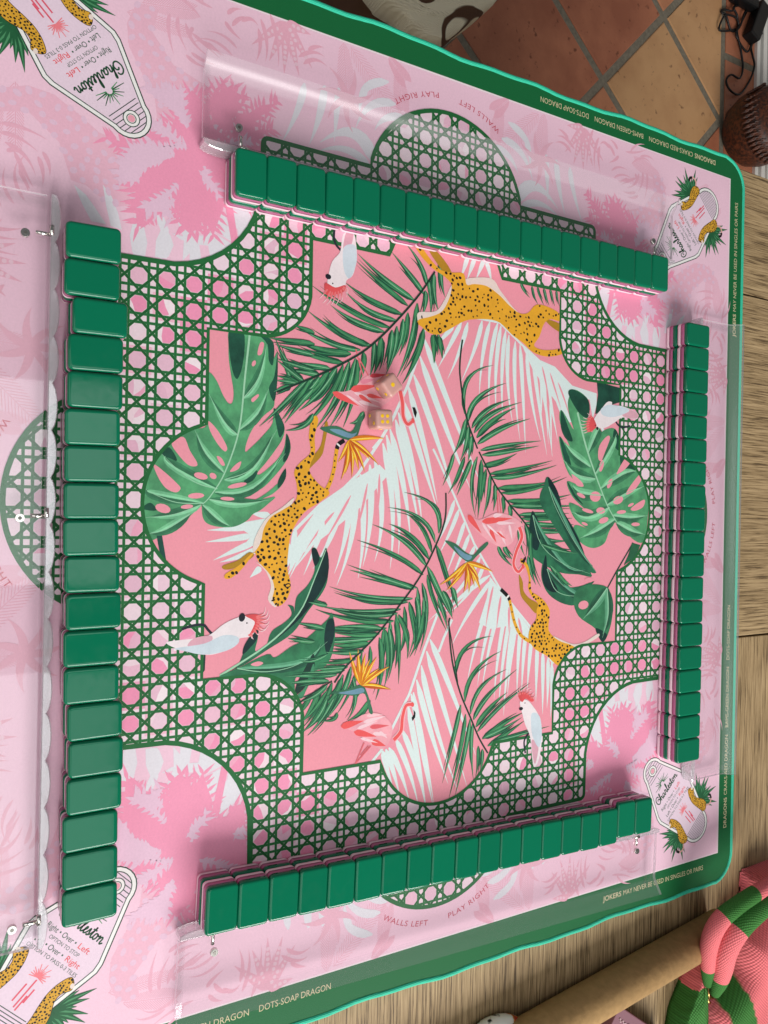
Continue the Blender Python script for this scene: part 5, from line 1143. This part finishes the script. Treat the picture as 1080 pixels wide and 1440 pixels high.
# ------------------------------------------------------------------ skirting board
M_WHITE = plain('white_paint', (226, 224, 218), 0.5, 0, 0.4, 0.1, 40)
sk = tag(link('door_sill', extrude([(VB, 0.0), (VB, 0.010), (VB + 0.010, 0.012), (VB + 0.011, 0.004), (VB + 0.014, 0.004), (VB + 0.015, 0.018), (VB + 0.030, 0.018), (VB + 0.031, 0.008), (VB + 0.034, 0.008), (VB + 0.035, 0.022), (VB + 0.055, 0.022), (VB + 0.056, 0.012), (VB + 0.059, 0.012), (VB + 0.060, 0.03), (VB + 0.09, 0.03), (VB + 0.09, 0.0)], -2.3, -0.3, 'door_sill'), M_WHITE), 'white grooved door sill behind the wicker basket', 'sill')
sk.location = (0, 0, FZ)
wl = link('wall', box(-2.3, -0.3, VB + 0.095, VB + 0.15, FZ, FZ + 1.2, 0, 'wall'), M_WHITE); wl['kind'] = 'structure'

# ------------------------------------------------------------------ wicker basket
M_WICK, nt, b = newmat('dark_wicker'); L = nt.links.new
tc = nd(nt, 'ShaderNodeTexCoord'); wv = nd(nt, 'ShaderNodeTexNoise', Scale=90.0, Detail=3.0); rp = nd(nt, 'ShaderNodeValToRGB')
rp.color_ramp.elements[0].position = 0.35; rp.color_ramp.elements[0].color = lin((34, 16, 9)) + (1,); rp.color_ramp.elements[1].position = 0.7; rp.color_ramp.elements[1].color = lin((104, 54, 30)) + (1,)
L(tc.outputs['Object'], wv.inputs[0]); L(wv.outputs[0], rp.inputs[0]); L(rp.outputs[0], b.inputs[0]); b.inputs['Roughness'].default_value = 0.5
bk = thing('wicker_basket', 'round dark brown wicker basket on the floor by the door sill', 'basket', tuple(at(1086, 172, FZ + 0.10)[:2]) + (FZ,))
core_ = []
prof = [(0.105, 0.0), (0.135, 0.03), (0.155, 0.08), (0.160, 0.13), (0.150, 0.18), (0.130, 0.21), (0.05, 0.228), (0.001, 0.23)]
v = []; f = []; sg = 40
for r0, z in prof: v += [(r0 * 0.97 * math.cos(2 * math.pi * k / sg), r0 * 0.97 * math.sin(2 * math.pi * k / sg), z) for k in range(sg)]
for i in range(len(prof) - 1):
    for k in range(sg): f.append((i * sg + k, i * sg + (k + 1) % sg, (i + 1) * sg + (k + 1) % sg, (i + 1) * sg + k))
link('shell', mesh('shell', v, f, True), M_WICK, bk)
# woven ribs running over the top, each a braided rope
for k in range(17):
    off = -0.15 + 0.3 * k / 16
    for s in (0, 1):
        path = []
        for t in range(41):
            w = -1 + 2 * t / 40; rr = math.sqrt(max(0.0, 0.162 ** 2 - off ** 2)); y = w * rr
            rad = math.hypot(off, y); z = 0.13 + 0.105 * math.sqrt(max(0.0, 1 - (rad / 0.163) ** 2))
            path.append((off + 0.0035 * math.sin(t * 1.7 + s * math.pi), y, z + 0.003 * math.cos(t * 1.7 + s * math.pi)))
        link('braid', tube(path, 0.0048, 6, False, 'braid'), M_WICK, bk)
bk.rotation_euler = (0, 0, 0.58); bk.scale = (0.60,) * 3

# ------------------------------------------------------------------ power adapter and cable on the floor
M_BLACK = plain('black_plastic', (16, 16, 17), 0.45, 0, 0.4)
def fp(x, y, z=0.004): q = at(980 + x / 6, y / 6, FZ + z); return (q.x, q.y, FZ + z)
ad = tag(link('power_adapter', box(-0.019, 0.019, -0.055, 0.055, 0, 0.03, 0.004, 'power_adapter'), M_BLACK), 'black power adapter lying on the white door sill', 'adapter')
q = fp(478, 205, 0.01); ad.location = (q[0], q[1], FZ + 0.004)
qa, qb = fp(525, 60, 0.01), fp(430, 330, 0.01); ad.rotation_euler = (0, 0, math.atan2(qb[1] - qa[1], qb[0] - qa[0]) - math.pi / 2)
sl = math.dist(qa[:2], qb[:2]); ad.scale = (1, sl / 0.11, 1)
cpts = [(545, 45), (600, 60), (640, 130), (560, 140), (640, 190), (520, 310), (460, 390), (470, 470), (485, 560), (440, 690), (360, 795), (280, 760), (248, 680), (290, 630), (360, 660), (388, 570), (370, 420), (340, 280), (345, 200), (340, 130), (310, 60), (380, 45), (330, 30), (300, 90), (220, 80), (215, 110), (330, 150), (340, 240), (190, 255), (240, 130), (290, 260), (360, 230), (400, 110), (420, 100), (370, 200), (330, 290), (400, 420), (440, 425), (470, 330)]
path = spline([fp(x, y, 0.005 + 0.004 * (i % 3)) for i, (x, y) in enumerate(cpts)], 5)
tag(link('cable', tube(path, 0.0026, 6, False, 'cable'), M_BLACK), 'thin black cable looped and tangled on the terracotta floor', 'cable')
pl = tag(link('power_plug', box(-0.02, 0.02, -0.045, 0.045, 0, 0.028, 0.006, 'power_plug'), M_BLACK), 'black plug end at the top of the tangled cable', 'plug')
q = fp(375, -6, 0.01); pl.location = (q[0], q[1], FZ + 0.004)

# ------------------------------------------------------------------ upholstered chair beside the table
M_UP, nt, b = newmat('scroll_print_upholstery'); L = nt.links.new
tc = nd(nt, 'ShaderNodeTexCoord'); n_ = nd(nt, 'ShaderNodeTexNoise', Scale=7.5, Detail=0.0, Distortion=1.4); rp = nd(nt, 'ShaderNodeValToRGB'); e = rp.color_ramp.elements
cr_, br_ = lin((236, 224, 194)) + (1,), lin((84, 54, 32)) + (1,)
e[0].position = 0.0; e[0].color = cr_; e[1].position = 0.44; e[1].color = cr_
for p_, c_ in ((0.47, cr_), (0.48, br_), (0.525, br_), (0.535, cr_)): k = e.new(p_); k.color = c_
n3_ = nd(nt, 'ShaderNodeTexWave', Scale=160.0, Distortion=0.5); bp = nd(nt, 'ShaderNodeBump', Strength=0.5, Distance=0.001)
L(tc.outputs['Object'], n_.inputs[0]); L(n_.outputs[0], rp.inputs[0]); L(rp.outputs[0], b.inputs[0]); L(tc.outputs['Object'], n3_.inputs[0]); L(n3_.outputs[1], bp.inputs['Height']); L(bp.outputs[0], b.inputs['Normal']); b.inputs['Roughness'].default_value = 0.85
M_CHW = plain('dark_chair_wood', (92, 60, 40), 0.5, 0, 0.3, 0.2, 30, 0.3)
CZ = -0.31
ch = thing('chair', 'chair with cream cushion patterned in brown scrolls beside the table', 'chair', (-0.66, 0.10, FZ))
def cpt(x, y, z): p_ = at(480 + x / 3.375, y / 3.375, z); return (p_.x + 0.66, p_.y - 0.10, z - FZ)
# draped cushion: outline from the photograph, puffed up
ol = [(205, -20), (240, 15), (310, 60), (330, 110), (375, 140), (430, 175), (490, 192), (560, 150), (600, 110), (680, 55), (760, -20), (760, -120), (205, -120)]
R_ = spline([cpt(x, y, CZ)[:2] for x, y in ol], 4, True)
bm = bmesh.new(); n = len(R_); cx = sum(p[0] for p in R_) / n; cy = sum(p[1] for p in R_) / n
rings = []
for sc, dz in ((0.98, -0.06), (1.0, -0.04), (1.0, -0.010), (0.975, -0.002), (0.9, 0.001), (0.6, 0.004), (0.3, 0.005)):
    rings.append([bm.verts.new((cx + (x - cx) * sc, cy + (y - cy) * sc, CZ - FZ + dz + 0.003 * math.sin(i * 0.55 + sc * 9))) for i, (x, y) in enumerate(R_)])
for a, b_ in zip(rings, rings[1:]):
    for k in range(n): bm.faces.new((a[k], a[(k + 1) % n], b_[(k + 1) % n], b_[k]))
bm.faces.new(rings[-1]); bm.faces.new(rings[0][::-1]); bmesh.ops.recalc_face_normals(bm, faces=bm.faces[:])
me = bpy.data.meshes.new('cushion'); bm.to_mesh(me); bm.free(); me.shade_smooth(); cu_ = link('cushion', me, M_UP, ch)
# seat frame and legs
sx0, sx1 = -0.06, 0.062
link('seat_frame', box(-0.32, 0.062, -0.30, 0.055, 0.40, 0.435, 0.006, 'seat_frame'), M_CHW, ch)
for x in (-0.29, 0.035):
    for y in (-0.27, 0.025): link('leg', box(x - 0.02, x + 0.02, y - 0.02, y + 0.02, 0, 0.40, 0.003, 'leg'), M_CHW, ch)

# ------------------------------------------------------------------ cardboard tube
M_CARD = plain('kraft_cardboard', (168, 134, 88), 0.8, 0, 0.2, 0.6, 160, 0.2)
TR_ = 0.0175; tzc = TZ + TR_
def mid(a, b_): return ((a[0] + b_[0]) / 2, (a[1] + b_[1]) / 2)
pA = at(783, 1437, tzc); pB = at(960, 1335, tzc); d = (pB - pA).normalized()
pA = pA - d * 0.20; pB = pB + d * 0.06
seg = 36; v = []; f = []
nx = Vector((-d.y, d.x, 0))
for k_, (pp_, rr) in enumerate(((pA, TR_ - 0.002), (pA, TR_), (pB, TR_), (pB, TR_ - 0.002), (pA + d * 0.001, TR_ - 0.0021))):
    for k in range(seg):
        a = 2 * math.pi * k / seg; q = pp_ + nx * math.cos(a) * rr + Vector((0, 0, 1)) * math.sin(a) * rr; v.append(q)
for i in range(4):
    for k in range(seg): f.append((i * seg + k, i * seg + (k + 1) % seg, (i + 1) * seg + (k + 1) % seg, (i + 1) * seg + k))
me = mesh('cardboard_tube', v, f); bm = bmesh.new(); bm.from_mesh(me); bmesh.ops.recalc_face_normals(bm, faces=bm.faces[:]); bm.to_mesh(me); bm.free(); me.shade_smooth()
tb = tag(link('cardboard_tube', me, M_CARD), 'brown kraft cardboard tube lying on the table beside the knitted bag', 'tube')

# ------------------------------------------------------------------ knitted pink and green bag
def knit(name, expr):
    m, nt, b = newmat(name); L = nt.links.new
    at_ = nd(nt, 'ShaderNodeVertexColor', layer_name='ink'); uvn = nd(nt, 'ShaderNodeUVMap')
    ck = nd(nt, 'ShaderNodeTexVoronoi', Scale=1.0, Randomness=0.12); ck.feature = 'F1'
    mpn = nd(nt, 'ShaderNodeMapping'); mpn.inputs['Scale'].default_value = (440, 440, 1); mpn.inputs['Rotation'].default_value = (0, 0, 0.78)
    bp = nd(nt, 'ShaderNodeBump', Strength=0.9, Distance=0.0012); bp.invert = True
    rp = nd(nt, 'ShaderNodeValToRGB'); e = rp.color_ramp.elements; e[0].position = 0.25; e[0].color = (1, 1, 1, 1); e[1].position = 0.75; e[1].color = (0.62, 0.55, 0.55, 1)
    mx = nd(nt, 'ShaderNodeMix', data_type='RGBA', blend_type='MULTIPLY'); mx.inputs[0].default_value = 1.0
    L(uvn.outputs[0], mpn.inputs[0]); L(mpn.outputs[0], ck.inputs['Vector']); L(ck.outputs['Distance'], bp.inputs['Height']); L(bp.outputs[0], b.inputs['Normal'])
    L(ck.outputs['Distance'], rp.inputs[0]); L(at_.outputs['Color'], mx.inputs[6]); L(rp.outputs[0], mx.inputs[7]); L(mx.outputs[2], b.inputs[0]); b.inputs['Roughness'].default_value = 0.8; b.inputs['Specular IOR Level'].default_value = 0.2
    return m
M_KNIT = knit('knitted_yarn', None)
KP = lin((240, 124, 128)) + (1,); KG = lin((62, 124, 54)) + (1,)
bag = thing('knitted_bag', 'pink and green knitted pouch with zip folds at the end of the cardboard tube', 'bag', (0.45, 0.36, TZ))
ORG = Vector((0.45, 0.36, TZ))
def finish(me, colour):
    me.uv_layers.new(name='UVMap'); me.color_attributes.new('ink', 'FLOAT_COLOR', 'CORNER')
    uvl = me.uv_layers['UVMap']; ca = me.color_attributes['ink']
    for p_ in me.polygons:
        for li, vi in zip(p_.loop_indices, p_.vertices):
            co = me.vertices[vi].co; uvl.data[li].uv = (co.x, co.y)
        c = colour(p_); 
        for li in p_.loop_indices: ca.data[li].color = c
    me.shade_smooth(); return me
def gz(x, y, z): p_ = at(920 + x / 6, 1200 + y / 6, z); return p_ - ORG
# main body: a plump slab bounded by its visible left edge
bo = [(985, 230), (940, 440), (830, 590), (735, 690), (700, 850), (690, 1000), (620, 1120), (540, 1240), (490, 1340), (468, 1440), (440, 1600), (900, 1750), (1500, 1700), (1600, 700), (1300, 200)]
B2 = spline([gz(x, y, TZ + 0.03)[:2] for x, y in bo], 6, True)
x0, x1 = min(p[0] for p in B2), max(p[0] for p in B2); y0, y1 = min(p[1] for p in B2), max(p[1] for p in B2)
NG = 84
def segd(p, a, b_):
    vx, vy = b_[0] - a[0], b_[1] - a[1]; t = max(0, min(1, ((p[0] - a[0]) * vx + (p[1] - a[1]) * vy) / (vx * vx + vy * vy + 1e-12)))
    return math.hypot(p[0] - a[0] - vx * t, p[1] - a[1] - vy * t)
idx = {}; v = []; cl_ = []; f = []
for i in range(NG + 1):
    for j in range(NG + 1):
        p = (x0 + (x1 - x0) * i / NG, y0 + (y1 - y0) * j / NG)
        dd = min(segd(p, B2[k - 1], B2[k]) for k in range(len(B2)))
        if not inside(p, B2):
            if dd > 0.006: continue
            dd = 0.0
        t = min(1.0, dd / 0.028); h_ = 0.046 * math.sqrt(max(0.0, 1 - (1 - t) ** 2)) + 0.0012 * math.sin(p[0] * 90 + p[1] * 40)
        idx[i, j] = len(v); v.append((p[0], p[1], max(0.0, h_)))
for i in range(NG):
    for j in range(NG):
        q = [(i, j), (i + 1, j), (i + 1, j + 1), (i, j + 1)]
        if all(k in idx for k in q): f.append(tuple(idx[k] for k in q))
me = mesh('body', v, f)
def subdiv(me, cuts=1):
    bm = bmesh.new(); bm.from_mesh(me); bmesh.ops.subdivide_edges(bm, edges=bm.edges[:], cuts=cuts, use_grid_fill=True); bm.to_mesh(me); bm.free()
    return me
# green wavy stripe of the body given by its two edges (zoom pixels): inside test in the plane
gs = spline([(840, 520), (834, 620), (822, 800), (805, 1000), (815, 1180), (850, 1340), (880, 1500), (880, 1700), (690, 1700), (685, 1500), (668, 1300), (690, 1150), (706, 1000), (704, 850), (712, 740), (740, 680), (640, 600), (640, 560), (900, 400), (945, 430)], 4, True)
GS = [tuple(gz(x, y, TZ + 0.045)[:2]) for x, y in gs]
GS2 = [(x + 0.13, y + 0.06) for x, y in GS]
me.uv_layers.new(name='UVMap'); me.color_attributes.new('ink', 'FLOAT_COLOR', 'CORNER')
cv = [(KG if (inside(q[:2], GS) or inside(q[:2], GS2)) else KP) for q in v]
for p_ in me.polygons:
    for li, vi in zip(p_.loop_indices, p_.vertices): me.uv_layers['UVMap'].data[li].uv = v[vi][:2]; me.color_attributes['ink'].data[li].color = cv[vi]
me.shade_smooth(); link('body', me, M_KNIT, bag)
def roll(name, pts, rads, bands, seg=20):
    """padded fold: tube along zoom-pixel points, bands = list of (t, colour)"""
    P = spline([tuple(gz(x, y, TZ + z)) for x, y, z in pts], 14); R = [r[0] for r in spline([(r,) for r in rads], 14)]
    me = tube(P, R, seg, False, name)
    nr = len(P)
    AL = [0.0]
    for i in range(1, nr): AL.append(AL[-1] + math.dist(P[i], P[i - 1]))
    def col(p_):
        t = (p_.vertices[0] // seg) / nr; c = KP
        for tb_, c_ in bands:
            if t >= tb_: c = c_
        return c
    me.uv_layers.new(name='UVMap'); me.color_attributes.new('ink', 'FLOAT_COLOR', 'CORNER')
    uvl = me.uv_layers['UVMap']; ca = me.color_attributes['ink']
    for p_ in me.polygons:
        c = col(p_)
        for li, vi in zip(p_.loop_indices, p_.vertices):
            k = vi % seg; r0 = 0.09 / seg; uvl.data[li].uv = (AL[min(vi // seg, nr - 1)], k * r0 if not (k == 0 and max(w % seg for w in p_.vertices) == seg - 1) else seg * r0); ca.data[li].color = c
    return link(name, me, M_KNIT, bag)
roll('zip_fold', [(1080, 190, 0.052), (960, 270, 0.052), (820, 360, 0.052), (690, 450, 0.050), (580, 540, 0.047), (500, 660, 0.043), (460, 800, 0.038), (455, 930, 0.034), (452, 1040, 0.030), (450, 1110, 0.028)], [0.007, 0.007, 0.0078, 0.0082, 0.0085, 0.0088, 0.0085, 0.0076, 0.0060, 0.0040], [(0, KP), (0.19, KG), (0.43, KP), (0.80, KG)])
roll('zip_fold', [(1120, 300, 0.05), (960, 400, 0.052), (840, 480, 0.052), (740, 570, 0.052), (660, 680, 0.050), (600, 820, 0.046), (575, 960, 0.041), (545, 1080, 0.036), (510, 1190, 0.031)], [0.008, 0.0105, 0.0122, 0.0125, 0.0122, 0.0112, 0.0100, 0.0082, 0.0045], [(0, KP), (0.14, KG), (0.44, KP), (0.83, KG)])
# lower flap, pink above and green below
fo = [(420, 790), (400, 960), (360, 1090), (310, 1230), (255, 1370), (230, 1500), (220, 1650), (420, 1650), (430, 1400), (425, 1200), (430, 1000)]
F2 = spline([gz(x, y, TZ + 0.02)[:2] for x, y in fo], 6, True); n = len(F2); cx = sum(p[0] for p in F2) / n; cy = sum(p[1] for p in F2) / n; v = []; f = []
for sc, z in [(0.95, 0.0), (1.0, 0.008), (1.0, 0.016), (0.95, 0.022)] + [(0.9 - 0.9 * k / 16, 0.025 + 0.004 * k / 16) for k in range(16)]: v += [(cx + (x - cx) * sc, cy + (y - cy) * sc, z) for x, y in F2]
for i in range(19):
    for k in range(n): f.append((i * n + k, i * n + (k + 1) % n, (i + 1) * n + (k + 1) % n, (i + 1) * n + k))
f.append(tuple(reversed(range(n)))); f.append(tuple(19 * n + k for k in range(n)))
me = subdiv(mesh('flap', v, f), 1); GF = [tuple(gz(x, y, TZ + 0.025)[:2]) for x, y in spline([(420, 1120), (340, 1230), (250, 1310), (150, 1420), (60, 1700), (520, 1700), (520, 1100)], 4, True)]
link('flap', finish(me, lambda p_: KG if inside(p_.center[:2], GF) else KP), M_KNIT, bag)
M_BRASS = plain('brass', (186, 150, 92), 0.3, 1.0)
zp = link('zip_pull', tube([gz(455, 1125, TZ + 0.03), gz(456, 1170, TZ + 0.027), gz(462, 1215, TZ + 0.024)], 0.0009, 8, False, 'zip_pull'), M_BRASS, bag)
lp = [gz(475 + 22 * math.cos(t), 1238 + 24 * math.sin(t), TZ + 0.022) for t in (2 * math.pi * k / 14 for k in range(14))]
link('zip_ring', tube(lp, 0.0013, 8, True, 'zip_ring'), M_BRASS, zp)

# ------------------------------------------------------------------ mauve card box and painted trinket at the near edge
M_MV = plain('mauve_card', (128, 88, 98), 0.6, 0, 0.3, 0.1, 200); M_INK = plain('pale_print', (200, 170, 172), 0.7)
c0, c1, c2 = at(834, 1440, TZ + 0.02), at(872, 1415, TZ + 0.02), at(909, 1440, TZ + 0.02)
ex = (c1 - c0); ey = (c2 - c1); cbx = thing('card_box', 'mauve printed card box lying below the cardboard tube', 'box', (c1.x, c1.y, TZ))
a = math.atan2(ey.y, ey.x)
o = link('body', box(0, 0.09, -0.055, 0, 0, 0.02, 0.001, 'body'), M_MV, cbx); cbx.rotation_euler = (0, 0, a)
for k in range(3):
    y0 = -0.010 - k * 0.010; P = [(0.006 + 0.0016 * i, y0 + 0.0018 * math.sin(i * 2.1 + k) * (0.6 + 0.4 * math.sin(i * .7)), 0.0203) for i in range(26 - 4 * k)]
    link('script_line', tube(spline(P, 3), 0.0004, 5, False, 'script_line'), M_INK, cbx)
M_CER, nt, b = newmat('painted_ceramic'); L = nt.links.new
tc = nd(nt, 'ShaderNodeTexCoord'); n_ = nd(nt, 'ShaderNodeTexNoise', Scale=70.0, Detail=2.0); rp = nd(nt, 'ShaderNodeValToRGB'); e = rp.color_ramp.elements
e[0].position = 0.36; e[0].color = lin((40, 44, 40)) + (1,); e[1].position = 0.40; e[1].color = lin((236, 232, 220)) + (1,)
k = e.new(0.58); k.color = lin((236, 232, 220)) + (1,); k = e.new(0.62); k.color = lin((206, 130, 40)) + (1,); k = e.new(0.70); k.color = lin((170, 52, 30)) + (1,)
L(tc.outputs['Object'], n_.inputs[0]); L(n_.outputs[0], rp.inputs[0]); L(rp.outputs[0], b.inputs[0]); b.inputs['Roughness'].default_value = 0.2
def tz(x, y, z): return at(660 + x / 3.6, 1290 + y / 3.6, TZ + z)
P = [tz(-20, 640, 0.008), tz(60, 585, 0.008), tz(130, 550, 0.008), tz(190, 532, 0.008), tz(235, 524, 0.008), tz(255, 521, 0.008), tz(268, 514, 0.008)]
tr = thing('painted_trinket', 'white glazed trinket painted with orange and black marks near the tube', 'trinket', (P[2].x, P[2].y, TZ))
O_ = Vector((P[2].x, P[2].y, TZ)); P = [p_ - O_ for p_ in P]
link('body', tube(spline([tuple(p_) for p_ in P], 6), [r[0] for r in spline([(0.004,), (0.0075,), (0.0082,), (0.007,), (0.004,), (0.0015,), (0.0022,)], 6)], 16, False, 'body'), M_CER, tr)
link('tip', cyl(0.0022, 0.004, 12, 'tip'), M_CER, tr).location = P[-1]
